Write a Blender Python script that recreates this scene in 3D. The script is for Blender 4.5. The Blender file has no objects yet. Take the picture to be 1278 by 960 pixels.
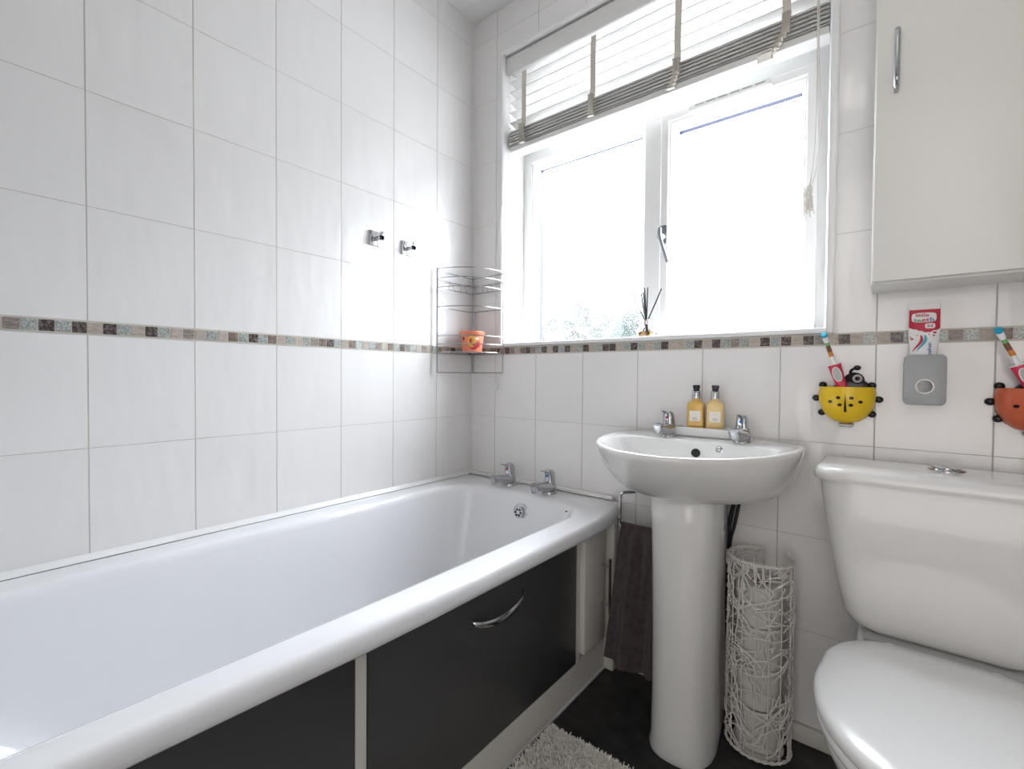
import bpy, bmesh, math, random
from mathutils import Vector, Matrix, noise
random.seed(7)
PI = math.pi
S = bpy.context.scene
COL = S.collection

# ------------------------------------------------------------------ camera
cd = bpy.data.cameras.new('camera'); cam = bpy.data.objects.new('camera', cd); COL.objects.link(cam)
cd.sensor_width = 36; cd.lens = 582.643 * 36 / 1278; cd.clip_start = 0.02; cd.clip_end = 300
R_ = (0.7800328502527217, 0.6256933165282682, 0.007525036775422504)
U_ = (-0.018055478691492974, 0.010485121003363325, 0.9997820072029533)
F_ = (-0.6254780189709597, 0.7799986768510581, -0.019475931165483885)
P_ = (1.3445417635231125, -1.4138806904320853, 0.9464886240118507)
cam.matrix_world = Matrix(((R_[0], U_[0], -F_[0], P_[0]), (R_[1], U_[1], -F_[1], P_[1]), (R_[2], U_[2], -F_[2], P_[2]), (0, 0, 0, 1)))
S.camera = cam

# ------------------------------------------------------------------ world, light, exposure
S.view_settings.view_transform = 'Standard'; S.view_settings.look = 'None'
S.view_settings.gamma = 1; S.view_settings.use_curve_mapping = False
S.view_settings.exposure = 1.17
w = bpy.data.worlds.new('overcast_sky'); S.world = w; w.use_nodes = True
bg = w.node_tree.nodes['Background']; bg.inputs[0].default_value = (0.90, 0.93, 1.0, 1); 
# overcast sky: dim near the horizon, several times brighter overhead
_n = w.node_tree.nodes; _l = w.node_tree.links
_tc = _n.new('ShaderNodeTexCoord'); _sp = _n.new('ShaderNodeSeparateXYZ'); _l.new(_tc.outputs['Generated'], _sp.inputs[0])
_mr = _n.new('ShaderNodeMapRange'); _mr.inputs['From Min'].default_value = 0.10; _mr.inputs['From Max'].default_value = 0.85
_mr.inputs['To Min'].default_value = 0.0; _mr.inputs['To Max'].default_value = 1.0
_pw = _n.new('ShaderNodeMath'); _pw.operation = 'POWER'; _pw.inputs[1].default_value = 1.0
_ma = _n.new('ShaderNodeMath'); _ma.operation = 'MULTIPLY_ADD'; _ma.inputs[1].default_value = 12.0; _ma.inputs[2].default_value = 5.0
_l.new(_sp.outputs['Z'], _mr.inputs['Value']); _l.new(_mr.outputs[0], _pw.inputs[0]); _l.new(_pw.outputs[0], _ma.inputs[0]); _l.new(_ma.outputs[0], bg.inputs[1])
def area(name, loc, rot, sx, sy, power, col=(1, 1, 1), portal=False):
    l = bpy.data.lights.new(name, 'AREA'); l.shape = 'RECTANGLE'; l.size = sx; l.size_y = sy; l.energy = power; l.color = col
    o = bpy.data.objects.new(name, l); COL.objects.link(o); o.location = loc; o.rotation_euler = rot
    if portal: l.cycles.is_portal = True
    return o
area('window_daylight_portal', (0.69, 0.24, 1.62), (-PI / 2, 0, 0), 1.08, 1.16, 1, portal=True)

FILL_L = area('room_fill_light', (1.50, -2.19, 1.15), (PI / 2, 0, 0), 0.9, 2.0, 2.4, (1.0, 0.92, 0.86)); FILL_L.data.spread = math.radians(120)  # added fill light from behind the camera

# ------------------------------------------------------------------ materials
def mat(name, col, rough=0.5, metal=0.0, coat=0.0, spec=0.5, sheen=0.0, trans=0.0, ior=1.45, bump=None, sss=0.0):
    m = bpy.data.materials.new(name); m.use_nodes = True
    nt = m.node_tree; b = nt.nodes['Principled BSDF']
    b.inputs['Base Color'].default_value = (*col, 1); b.inputs['Roughness'].default_value = rough
    b.inputs['Metallic'].default_value = metal; b.inputs['Coat Weight'].default_value = coat
    b.inputs['Specular IOR Level'].default_value = spec; b.inputs['Sheen Weight'].default_value = sheen
    b.inputs['Transmission Weight'].default_value = trans; b.inputs['IOR'].default_value = ior
    if bump:
        sc, st, dist = bump
        t = nt.nodes.new('ShaderNodeTexCoord'); n = nt.nodes.new('ShaderNodeTexNoise'); n.inputs['Scale'].default_value = sc
        n.inputs['Detail'].default_value = 4
        bp = nt.nodes.new('ShaderNodeBump'); bp.inputs['Strength'].default_value = st; bp.inputs['Distance'].default_value = dist
        nt.links.new(t.outputs['Object'], n.inputs['Vector']); nt.links.new(n.outputs['Fac'], bp.inputs['Height'])
        nt.links.new(bp.outputs['Normal'], b.inputs['Normal'])
    return m
def vary(m, c1, c2, scale, detail=6, lo=0.35, hi=0.65, tex='NOISE', stretch=None):
    nt = m.node_tree; b = nt.nodes['Principled BSDF']
    t = nt.nodes.new('ShaderNodeTexCoord'); n = nt.nodes.new('ShaderNodeTexNoise'); n.inputs['Scale'].default_value = scale
    n.inputs['Detail'].default_value = detail
    mp = nt.nodes.new('ShaderNodeMapping')
    if stretch: mp.inputs['Scale'].default_value = stretch
    r = nt.nodes.new('ShaderNodeValToRGB'); r.color_ramp.elements[0].position = lo; r.color_ramp.elements[1].position = hi
    r.color_ramp.elements[0].color = (*c1, 1); r.color_ramp.elements[1].color = (*c2, 1)
    nt.links.new(t.outputs['Object'], mp.inputs[0]); nt.links.new(mp.outputs[0], n.inputs['Vector'])
    nt.links.new(n.outputs['Fac'], r.inputs[0]); nt.links.new(r.outputs[0], b.inputs['Base Color'])
    return m

W_ = 0.2; H_ = 0.2456976; PL = 0.2007382; PB = 0.1241263; MT = 1.0569536; MB = 1.0272675; CEIL = 2.38
def tile_mat(name, axis, off, base=(0.80, 0.785, 0.775)):
    """white glazed tiles, 20 x 24.6 cm, grey grout, slightly wavy glaze; rows restart at the mosaic band"""
    m = bpy.data.materials.new(name); m.use_nodes = True; nt = m.node_tree; N = nt.nodes; L = nt.links
    b = N['Principled BSDF']; b.inputs['Roughness'].default_value = 0.07; b.inputs['Specular IOR Level'].default_value = 0.6
    tc = N.new('ShaderNodeTexCoord'); sp = N.new('ShaderNodeSeparateXYZ'); L.new(tc.outputs['Object'], sp.inputs[0])
    def M(op, a, c=None):
        n = N.new('ShaderNodeMath'); n.operation = op
        for i, v in enumerate((a, c)):
            if v is None: continue
            if isinstance(v, (int, float)): n.inputs[i].default_value = v
            else: L.new(v, n.inputs[i])
        return n.outputs[0]
    u = M('DIVIDE', M('SUBTRACT', sp.outputs[axis], off), W_)
    z = sp.outputs['Z']
    up = M('GREATER_THAN', z, (MT + MB) / 2)
    zz = M('ADD', M('MULTIPLY', M('SUBTRACT', z, MT), up), M('MULTIPLY', M('SUBTRACT', z, MB), M('SUBTRACT', 1.0, up)))
    v = M('DIVIDE', zz, H_)
    def edge(q, size):
        fr = M('FRACT', M('ADD', q, 0.5)); return M('MULTIPLY', M('ABSOLUTE', M('SUBTRACT', fr, 0.5)), size)
    d = M('MINIMUM', M('SUBTRACT', edge(u, W_), 0.0004), M('ADD', edge(v, H_), 0.0003))
    mr = N.new('ShaderNodeMapRange'); mr.inputs['From Min'].default_value = 0.0006; mr.inputs['From Max'].default_value = 0.0012
    L.new(d, mr.inputs['Value'])
    # glaze shade differs very slightly from tile to tile
    comb = N.new('ShaderNodeCombineXYZ'); L.new(M('FLOOR', u), comb.inputs[0]); L.new(M('FLOOR', v), comb.inputs[1]); L.new(up, comb.inputs[2])
    wn = N.new('ShaderNodeTexWhiteNoise'); L.new(comb.outputs[0], wn.inputs['Vector'])
    hs = N.new('ShaderNodeHueSaturation'); hs.inputs['Color'].default_value = (*base, 1)
    L.new(M('ADD', M('MULTIPLY', wn.outputs['Value'], 0.03), 0.985), hs.inputs['Value'])
    mx = N.new('ShaderNodeMix'); mx.data_type = 'RGBA'; mx.inputs[6].default_value = (0.50, 0.47, 0.43, 1)
    L.new(mr.outputs[0], mx.inputs[0]); L.new(hs.outputs[0], mx.inputs[7]); L.new(mx.outputs[2], b.inputs['Base Color'])
    rr = N.new('ShaderNodeMapRange'); rr.inputs['To Min'].default_value = 0.7; rr.inputs['To Max'].default_value = 0.12
    L.new(mr.outputs[0], rr.inputs['Value']); L.new(rr.outputs[0], b.inputs['Roughness'])
    # wavy glaze: noise offset per tile
    add = N.new('ShaderNodeVectorMath'); add.operation = 'ADD'
    sc = N.new('ShaderNodeVectorMath'); sc.operation = 'SCALE'; sc.inputs['Scale'].default_value = 9.0
    L.new(wn.outputs['Color'], sc.inputs[0]); L.new(sc.outputs[0], add.inputs[0]); L.new(tc.outputs['Object'], add.inputs[1])
    mp = N.new('ShaderNodeMapping'); mp.inputs['Scale'].default_value = (1, 1, 0.35); L.new(add.outputs[0], mp.inputs[0])
    no = N.new('ShaderNodeTexNoise'); no.inputs['Scale'].default_value = 16; no.inputs['Detail'].default_value = 1.5; L.new(mp.outputs[0], no.inputs['Vector'])
    hgt = M('ADD', M('MULTIPLY', no.outputs['Fac'], 0.9), M('MULTIPLY', mr.outputs[0], 0.5))
    bp = N.new('ShaderNodeBump'); bp.inputs['Strength'].default_value = 0.5; bp.inputs['Distance'].default_value = 0.008
    L.new(hgt, bp.inputs['Height']); L.new(bp.outputs[0], b.inputs['Normal'])
    return m

M_ = {}
M_['tile_left'] = tile_mat('tiles_side_wall', 'Y', -PL)
M_['tile_back'] = tile_mat('tiles_window_wall', 'X', PB)
M_['plaster'] = mat('ceiling_paint', (0.82, 0.81, 0.80), 0.9, bump=(260, 0.6, 0.004))
M_['trim'] = mat('tile_trim_white', (0.80, 0.80, 0.80), 0.25)
M_['upvc'] = mat('white_upvc', (0.84, 0.84, 0.83), 0.28)
M_['acrylic'] = mat('white_bath_acrylic', (0.78, 0.78, 0.795), 0.12, coat=0.3)
M_['ceramic'] = mat('white_ceramic', (0.76, 0.755, 0.74), 0.10, coat=0.5)
M_['seat'] = mat('white_toilet_seat_plastic', (0.78, 0.775, 0.765), 0.22)
M_['chrome'] = mat('chrome', (0.50, 0.51, 0.53), 0.07, metal=1)
M_['chrome_dull'] = mat('brushed_steel_wire', (0.42, 0.42, 0.44), 0.22, metal=1)
M_['paint'] = mat('white_painted_board', (0.68, 0.66, 0.61), 0.4)
M_['board'] = mat('white_cabinet_board', (0.80, 0.785, 0.745), 0.3)
M_['black'] = mat('black_door_foil', (0.058, 0.058, 0.060), 0.36, spec=0.5)
M_['dark'] = mat('dark_recess', (0.02, 0.02, 0.02), 0.8)
M_['floor'] = vary(mat('dark_slate_vinyl', (0.04, 0.04, 0.04), 0.5, bump=(90, 0.25, 0.002)), (0.012, 0.012, 0.013), (0.045, 0.044, 0.044), 24, 10, 0.3, 0.75)
M_['mat_pile'] = mat('cream_shag_pile', (0.80, 0.77, 0.71), 0.95, sheen=0.3)
M_['towel'] = vary(mat('mulberry_towelling', (0.09, 0.055, 0.065), 1.0, sheen=0.25, bump=(700, 1.0, 0.004)), (0.045, 0.026, 0.031), (0.085, 0.055, 0.062), 60, 5)
M_['wicker'] = mat('white_painted_wicker', (0.72, 0.69, 0.66), 0.55)
M_['paper'] = mat('toilet_paper', (0.66, 0.65, 0.61), 0.95, bump=(300, 0.3, 0.002))
M_['cardboard'] = mat('cardboard_core', (0.35, 0.27, 0.2), 0.9)
M_['slat'] = mat('white_blind_slat', (0.80, 0.79, 0.77), 0.45)
M_['tape'] = mat('blind_ladder_tape', (0.60, 0.56, 0.50), 0.9)
M_['cord'] = mat('blind_cord', (0.66, 0.63, 0.58), 0.8)
M_['spacer'] = mat('glazing_spacer_bar', (0.06, 0.07, 0.13), 0.4)
M_['handle_dark'] = mat('grey_metal_handle', (0.30, 0.32, 0.35), 0.25, metal=0.9)
M_['grey'] = mat('grey_dispenser_plastic', (0.37, 0.38, 0.385), 0.45)
M_['white'] = mat('white_plastic', (0.80, 0.80, 0.80), 0.35)
M_['silicone'] = mat('translucent_grey_rim', (0.55, 0.55, 0.55), 0.3)
M_['yellow'] = mat('yellow_plastic', (0.78, 0.52, 0.015), 0.28)
M_['orange'] = mat('orange_red_plastic', (0.58, 0.12, 0.05), 0.3)
M_['blackp'] = mat('black_glossy_plastic', (0.012, 0.012, 0.018), 0.2)
M_['pink'] = mat('raspberry_red_plastic', (0.62, 0.025, 0.07), 0.3)
M_['lgrey'] = mat('light_grey_rubber', (0.45, 0.45, 0.44), 0.5)
M_['blue'] = mat('turquoise_bristles', (0.02, 0.42, 0.62), 0.6)
M_['brown'] = mat('brown_print', (0.16, 0.06, 0.03), 0.5)
M_['oprint'] = mat('orange_print', (0.62, 0.22, 0.03), 0.5)
M_['red'] = mat('red_print', (0.52, 0.02, 0.05), 0.4)
M_['bprint'] = mat('blue_print', (0.02, 0.14, 0.42), 0.4)
M_['tprint'] = mat('teal_print', (0.02, 0.36, 0.50), 0.4)
M_['gprint'] = mat('green_print', (0.15, 0.45, 0.12), 0.4)
M_['yprint'] = mat('yellow_print', (0.85, 0.52, 0.08), 0.5)
M_['tub'] = mat('salmon_orange_plastic', (0.80, 0.24, 0.13), 0.35)
M_['soap'] = mat('amber_soap_bottle', (0.66, 0.40, 0.10), 0.18, coat=0.4)
M_['lotion'] = mat('pale_amber_lotion_bottle', (0.72, 0.51, 0.22), 0.18, coat=0.4)
M_['label'] = mat('cream_paper_label', (0.80, 0.76, 0.68), 0.6)
M_['ink'] = mat('grey_ink', (0.22, 0.20, 0.18), 0.7)
M_['amber'] = mat('amber_oil', (0.75, 0.42, 0.12), 0.02, trans=0.85, ior=1.4)
M_['glass'] = mat('clear_glass', (1, 1, 1), 0.0, trans=1.0, ior=1.45)
M_['reed'] = mat('black_reed', (0.012, 0.012, 0.015), 0.6)
M_['rosegold'] = mat('silver_collar', (0.72, 0.66, 0.64), 0.15, metal=1)
M_['rubber'] = mat('black_rubber_hose', (0.02, 0.02, 0.022), 0.5)
M_['lamp'] = mat('lamp_glass', (0.9, 0.9, 0.9), 0.5)
M_['lamp'].node_tree.nodes['Principled BSDF'].inputs['Emission Color'].default_value = (1, 0.95, 0.88, 1)
M_['lamp'].node_tree.nodes['Principled BSDF'].inputs['Emission Strength'].default_value = 1.5
# mosaic stones
M_['grout'] = mat('mosaic_grout', (0.56, 0.52, 0.46), 0.85)
M_['mg'] = vary(mat('mosaic_crackle_glass', (0.4, 0.45, 0.42), 0.2, coat=0.3), (0.225, 0.25, 0.235), (0.56, 0.60, 0.57), 330, 3, 0.4, 0.7)
M_['md'] = vary(mat('mosaic_dark_marble', (0.1, 0.08, 0.07), 0.25), (0.055, 0.042, 0.042), (0.34, 0.28, 0.26), 170, 6, 0.45, 0.85)
M_['mt'] = vary(mat('mosaic_taupe_stone', (0.4, 0.34, 0.3), 0.4), (0.34, 0.28, 0.235), (0.50, 0.44, 0.39), 60, 5, 0.3, 0.7, stretch=(1, 1, 4))
M_['mb'] = vary(mat('mosaic_brown_stone', (0.2, 0.15, 0.12), 0.35), (0.13, 0.092, 0.07), (0.29, 0.22, 0.18), 110, 5, 0.35, 0.7)
M_['mm'] = vary(mat('mosaic_mid_grey_stone', (0.25, 0.21, 0.2), 0.35), (0.17, 0.14, 0.125), (0.36, 0.31, 0.28), 90, 6, 0.35, 0.7, stretch=(1, 1, 3))
# textured obscure glazing
def pane_mat():
    m = bpy.data.materials.new('obscure_glass'); m.use_nodes = True; nt = m.node_tree; N = nt.nodes; L = nt.links
    out = N['Material Output']; N.remove(N['Principled BSDF'])
    tc = N.new('ShaderNodeTexCoord')
    vo = N.new('ShaderNodeTexNoise'); vo.inputs['Scale'].default_value = 260; vo.inputs['Detail'].default_value = 2; L.new(tc.outputs['Object'], vo.inputs['Vector'])
    bp = N.new('ShaderNodeBump'); bp.inputs['Strength'].default_value = 0.8; bp.inputs['Distance'].default_value = 0.0012; L.new(vo.outputs['Fac'], bp.inputs['Height'])
    rf = N.new('ShaderNodeBsdfRefraction'); rf.inputs['IOR'].default_value = 1.25; rf.inputs['Roughness'].default_value = 0.04; rf.inputs['Color'].default_value = (0.96, 0.98, 0.98, 1)
    L.new(bp.outputs[0], rf.inputs['Normal'])
    tr = N.new('ShaderNodeBsdfTransparent'); tr.inputs[0].default_value = (0.96, 0.98, 0.98, 1)
    mx = N.new('ShaderNodeMixShader')
    pr = N.new('ShaderNodeMapRange'); pr.inputs['From Min'].default_value = 0.32; pr.inputs['From Max'].default_value = 0.42; L.new(vo.outputs['Fac'], pr.inputs['Value']); L.new(pr.outputs[0], mx.inputs[0])
    L.new(rf.outputs[0], mx.inputs[1]); L.new(tr.outputs[0], mx.inputs[2])
    gl = N.new('ShaderNodeBsdfGlossy'); gl.inputs['Roughness'].default_value = 0.15; L.new(bp.outputs[0], gl.inputs['Normal'])
    m2 = N.new('ShaderNodeMixShader'); m2.inputs[0].default_value = 0.05
    L.new(mx.outputs[0], m2.inputs[1]); L.new(gl.outputs[0], m2.inputs[2]); L.new(m2.outputs[0], out.inputs[0])
    return m
M_['pane'] = pane_mat()
def slat_translucent():
    m = M_['slat']; nt = m.node_tree; N = nt.nodes; L = nt.links
    b = N['Principled BSDF']; t = N.new('ShaderNodeBsdfTranslucent'); t.inputs[0].default_value = (0.70, 0.70, 0.70, 1)
    x = N.new('ShaderNodeMixShader'); x.inputs[0].default_value = 0.12
    L.new(b.outputs[0], x.inputs[1]); L.new(t.outputs[0], x.inputs[2]); L.new(x.outputs[0], N['Material Output'].inputs[0])
slat_translucent()

# ------------------------------------------------------------------ helpers
ROOTLOC = {}
def empty(name, loc, label=None, cat=None, group=None, kind=None):
    o = bpy.data.objects.new(name, None); COL.objects.link(o); o.location = loc; o.empty_display_size = 0.05
    ROOTLOC[o] = Vector(loc)
    if label: o['label'] = label
    if cat: o['category'] = cat
    if group: o['group'] = group
    if kind: o['kind'] = kind
    return o
def obj(name, bm, m, parent=None, smooth=True, label=None, cat=None, group=None, kind=None, angle=35, norm=True):
    """bmesh in world coordinates -> ONE mesh object; its origin is the root's origin, or the middle of its own base"""
    if norm: bmesh.ops.recalc_face_normals(bm, faces=bm.faces[:])
    if parent is not None: base = ROOTLOC[parent]
    else:
        xs = [v.co for v in bm.verts]
        base = Vector(((min(c.x for c in xs) + max(c.x for c in xs)) / 2, (min(c.y for c in xs) + max(c.y for c in xs)) / 2, min(c.z for c in xs)))
        if kind == 'structure': base = Vector((0, 0, 0))
    for v in bm.verts: v.co -= base
    me = bpy.data.meshes.new(name); bm.to_mesh(me); bm.free()
    for x in (m if isinstance(m, (list, tuple)) else [m]): me.materials.append(M_[x] if isinstance(x, str) else x)
    if smooth:
        for p in me.polygons: p.use_smooth = True
        me.set_sharp_from_angle(angle=math.radians(angle))
    o = bpy.data.objects.new(name, me); COL.objects.link(o)
    ROOTLOC[o] = base
    if parent is not None: o.parent = parent
    else: o.location = base
    if label: o['label'] = label
    if cat: o['category'] = cat
    if group: o['group'] = group
    if kind: o['kind'] = kind
    return o
def B(): return bmesh.new()
def box(bm, x0, x1, y0, y1, z0, z1, bev=0, mi=0, seg=2, mtx=None):
    t = bmesh.new(); bmesh.ops.create_cube(t, size=1)
    for v in t.verts: v.co = Vector(((x0 + x1) / 2 + v.co.x * (x1 - x0), (y0 + y1) / 2 + v.co.y * (y1 - y0), (z0 + z1) / 2 + v.co.z * (z1 - z0)))
    if bev: bmesh.ops.bevel(t, geom=t.edges[:], offset=bev, segments=seg, profile=0.5, affect='EDGES')
    merge(bm, t, mi, mtx)
def merge(bm, t, mi=0, mtx=None):
    mp = {}
    for v in t.verts: mp[v] = bm.verts.new(mtx @ v.co if mtx else v.co)
    for f in t.faces:
        try: g = bm.faces.new([mp[v] for v in f.verts]); g.material_index = mi if mi else f.material_index
        except ValueError: pass
    t.free()
def loft(bm, loops, cap0=True, cap1=True, closed=True, mi=0):
    V = [[bm.verts.new(p) for p in lp] for lp in loops]
    n = len(V[0])
    for a, b in zip(V, V[1:]):
        for i in range(n if closed else n - 1):
            j = (i + 1) % n
            f = bm.faces.new((a[i], a[j], b[j], b[i])); f.material_index = mi
    if cap0: f = bm.faces.new(V[0][::-1]); f.material_index = mi
    if cap1: f = bm.faces.new(V[-1]); f.material_index = mi
    return V
def frames(pts):
    pts = [Vector(p) for p in pts]; T = []
    for i in range(len(pts)):
        a = pts[max(i - 1, 0)]; b = pts[min(i + 1, len(pts) - 1)]; T.append((b - a).normalized())
    n = T[0].orthogonal().normalized(); out = []
    for t in T:
        n = (n - t * n.dot(t)); n = n.normalized() if n.length > 1e-6 else t.orthogonal().normalized()
        out.append((n.copy(), t.cross(n)))
    return pts, T, out
def tube(bm, pts, r, seg=8, closed=False, mi=0):
    rs = r if isinstance(r, (list, tuple)) else [r] * len(pts)
    if closed:
        pts = [Vector(p) for p in pts]; N = len(pts); rings = []
        n = None
        for i in range(N):
            t = (pts[(i + 1) % N] - pts[i - 1]).normalized()
            if n is None: n = t.orthogonal().normalized()
            n = (n - t * n.dot(t)).normalized(); bn = t.cross(n)
            rings.append([bm.verts.new(pts[i] + (n * math.cos(a) + bn * math.sin(a)) * rs[i]) for a in [2 * PI * k / seg for k in range(seg)]])
        for i in range(N):
            a, b = rings[i], rings[(i + 1) % N]
            for k in range(seg):
                f = bm.faces.new((a[k], a[(k + 1) % seg], b[(k + 1) % seg], b[k])); f.material_index = mi
        return
    P, T, Fm = frames(pts)
    loft(bm, [[p + (n * math.cos(a) + b * math.sin(a)) * rr for a in [2 * PI * k / seg for k in range(seg)]] for p, (n, b), rr in zip(P, Fm, rs)], mi=mi)
def lathe(bm, prof, c=(0, 0, 0), seg=28, mtx=None, cap0=True, cap1=True, mi=0):
    """prof: (radius, height) pairs; spun about Z (or about the axis of mtx)"""
    c = Vector(c); loops = []
    for r, z in prof:
        lp = []
        for k in range(seg):
            a = 2 * PI * k / seg; v = Vector((max(r, 1e-5) * math.cos(a), max(r, 1e-5) * math.sin(a), z))
            lp.append((mtx @ v if mtx else v) + c)
        loops.append(lp)
    loft(bm, loops, cap0, cap1, mi=mi)
def ball(bm, c, r, sx=1, sy=1, sz=1, seg=20, mi=0, mtx=None):
    t = bmesh.new(); bmesh.ops.create_uvsphere(t, u_segments=seg, v_segments=seg // 2, radius=r)
    for v in t.verts:
        q = Vector((v.co.x * sx, v.co.y * sy, v.co.z * sz))
        v.co = (mtx @ q if mtx else q) + Vector(c)
    merge(bm, t, mi)
def rrect(x0, x1, y0, y1, r, z, nc=6, ne=4):
    """rounded rectangle loop in the XY plane, r a number or four (x0y0, x1y0, x1y1, x0y1)"""
    rs = r if isinstance(r, (list, tuple)) else [r] * 4
    C = [(x0 + rs[0], y0 + rs[0], rs[0], PI), (x1 - rs[1], y0 + rs[1], rs[1], 1.5 * PI), (x1 - rs[2], y1 - rs[2], rs[2], 0), (x0 + rs[3], y1 - rs[3], rs[3], 0.5 * PI)]
    arcs = [[Vector((cx + q * math.cos(a0 + k * PI / 2 / nc), cy + q * math.sin(a0 + k * PI / 2 / nc), z)) for k in range(nc + 1)] for cx, cy, q, a0 in C]
    out = []
    for i, a in enumerate(arcs):
        out += a; nx = arcs[(i + 1) % 4][0]
        for k in range(1, ne): out.append(a[-1].lerp(nx, k / ne))
    return out
def rrect_xz(x0, x1, z0, z1, r, y, nc=6, ne=2):
    return [Vector((p.x, y, p.y)) for p in rrect(x0, x1, z0, z1, r, 0, nc, ne)]
def plate(bm, x0, x1, z0, z1, r, y0, y1, bev=0.001, mi=0, nc=6):
    """rounded slab lying against the back wall: front face at y0, back at y1"""
    loft(bm, [rrect_xz(x0, x1, z0, z1, r, y1, nc), rrect_xz(x0, x1, z0, z1, r, y0 + bev, nc), rrect_xz(x0 + bev, x1 - bev, z0 + bev, z1 - bev, max(r - bev, 1e-4), y0, nc)], mi=mi)
def disc_y(bm, cx, cz, rx, rz, y0, y1, seg=24, mi=0):
    loft(bm, [[Vector((cx + rx * math.cos(a), y, cz + rz * math.sin(a))) for a in [2 * PI * k / seg for k in range(seg)]] for y in (y1, y0)], mi=mi)
def picture_frame(bm, x0, x1, z0, z1, prof, mi=0):
    """mitred rectangular ring in the wall plane; prof: closed list of (inset, y)"""
    loops = []
    for ins, y in prof + [prof[0]]:
        loops.append([Vector((x0 + ins, y, z0 + ins)), Vector((x1 - ins, y, z0 + ins)), Vector((x1 - ins, y, z1 - ins)), Vector((x0 + ins, y, z1 - ins))])
    V = [[bm.verts.new(p) for p in lp] for lp in loops[:-1]]; V.append(V[0])
    for a, b in zip(V, V[1:]):
        for i in range(4):
            j = (i + 1) % 4; f = bm.faces.new((a[i], a[j], b[j], b[i])); f.material_index = mi
def text(name, body, size, loc, m, parent, rot=(PI / 2, 0, 0), ext=0.0002, bold=0.0, sx=1.0, sub_label=None):
    c = bpy.data.curves.new(name, 'FONT'); c.body = body; c.size = size; c.extrude = ext; c.offset = bold; c.align_x = 'CENTER'; c.align_y = 'CENTER'; c.resolution_u = 3
    t = bpy.data.objects.new(name, c); COL.objects.link(t)
    bpy.context.view_layer.update()
    me = bpy.data.meshes.new_from_object(t.evaluated_get(bpy.context.evaluated_depsgraph_get()))
    bpy.data.objects.remove(t)
    bm = B(); bm.from_mesh(me)
    X = Matrix.Translation(loc) @ Matrix.LocRotScale(None, __import__('mathutils').Euler(rot), None) @ Matrix.Diagonal((sx, 1, 1, 1))
    bmesh.ops.transform(bm, matrix=X, verts=bm.verts[:])
    return obj(name, bm, m, parent, smooth=False)
def arc(c, r, a0, a1, n, z=None, rx=None, ry=None):
    rx = rx or r; ry = ry or r
    return [Vector((c[0] + rx * math.cos(a0 + (a1 - a0) * k / n), c[1] + ry * math.sin(a0 + (a1 - a0) * k / n), c[2] if z is None else z)) for k in range(n + 1)]
def smoothpath(pts, n=6):
    P = [Vector(p) for p in pts]; P = [P[0] * 2 - P[1]] + P + [P[-1] * 2 - P[-2]]; out = []
    for i in range(1, len(P) - 2):
        for k in range(n):
            t = k / n; a, b, c, d = P[i - 1:i + 3]
            out.append(0.5 * ((2 * b) + (c - a) * t + (2 * a - 5 * b + 4 * c - d) * t * t + (-a + 3 * b - 3 * c + d) * t ** 3))
    out.append(P[-2]); return out

# ------------------------------------------------------------------ room shell
XR = 2.0; YF = -2.2
WX0, WX1, WZ0, WZ1 = 0.163, 1.222, 1.057, 2.19      # window opening
bm = B(); box(bm, -0.1, XR + 0.1, YF - 0.1, 0.25, -0.1, 0.0); obj('floor', bm, 'floor', kind='structure', smooth=False)
bm = B(); box(bm, -0.1, XR + 0.1, YF - 0.1, 0.25, CEIL, CEIL + 0.1); obj('ceiling', bm, 'plaster', kind='structure', smooth=False)
bm = B(); box(bm, -0.1, 0, YF, 0, 0, CEIL); obj('wall_left', bm, 'tile_left', kind='structure', smooth=False)
bm = B(); box(bm, XR, XR + 0.1, YF, 0, 0, CEIL); obj('wall_right', bm, 'tile_left', kind='structure', smooth=False)
bm = B(); box(bm, -0.1, XR + 0.1, YF - 0.1, YF, 0, CEIL); obj('wall_front', bm, 'plaster', kind='structure', smooth=False)
bm = B()
box(bm, -0.1, WX0, 0, 0.25, 0, CEIL); box(bm, WX1, XR + 0.1, 0, 0.25, 0, CEIL)
box(bm, WX0, WX1, 0, 0.25, 0, 1.035); box(bm, WX0, WX1, 0, 0.25, WZ1, CEIL)
obj('wall_back', bm, 'tile_back', kind='structure', smooth=False)
# mosaic bands: real little stones in a grout strip
KEY = {'g': 1, 'd': 2, 't': 3, 'b': 4, 'm': 5}
MOS = ['grout', 'mg', 'md', 'mt', 'mb', 'mm']
seqL = 'mgdgdmdt' + 'gdgtbgdm' + 'mgdgd' ; seqL = 'tdgmdtgd' * 2 + 'gdtmgdgd'[:3] + 'mgdgd' + 'tdgtdgtm' + 'tgtbgdgb' + 'tgtgmbdg' + 'tbgtgmtb' + 'gdmgtmtg' + 'btmdgtbd'
bm = B(); box(bm, 0, 0.0012, YF + 0.02, -0.0015, MB - 0.0004, MT + 0.0004)
n0 = len(seqL); pitch = 0.025
for i in range(n0):
    yb = -(n0 - i) * pitch - 0.0007; c = seqL[i]
    box(bm, 0.0004, 0.0020, yb + 0.0009, yb + pitch - 0.0009, MB + 0.0032, MT - 0.0032, bev=0.0004, seg=1, mi=KEY[c])
obj('trim_1', bm, MOS, kind='structure', smooth=False)
seqB = 'bdmtb' + 'dmdmtbdm' + 'gdtdgdtg' + 'dtgddtgd' + 'gtgdttgd' + 'tdgmgtdg' + 'dtdmtdtg' + 'tdgdgmgt' + 'bgdtgmdt' + 'gtdmgdtb' * 3
bm = B(); box(bm, 0.0022, XR - 0.0022, -0.0012, 0, MB - 0.0004, MT + 0.0004)
x = PB - 5 * pitch
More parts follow.
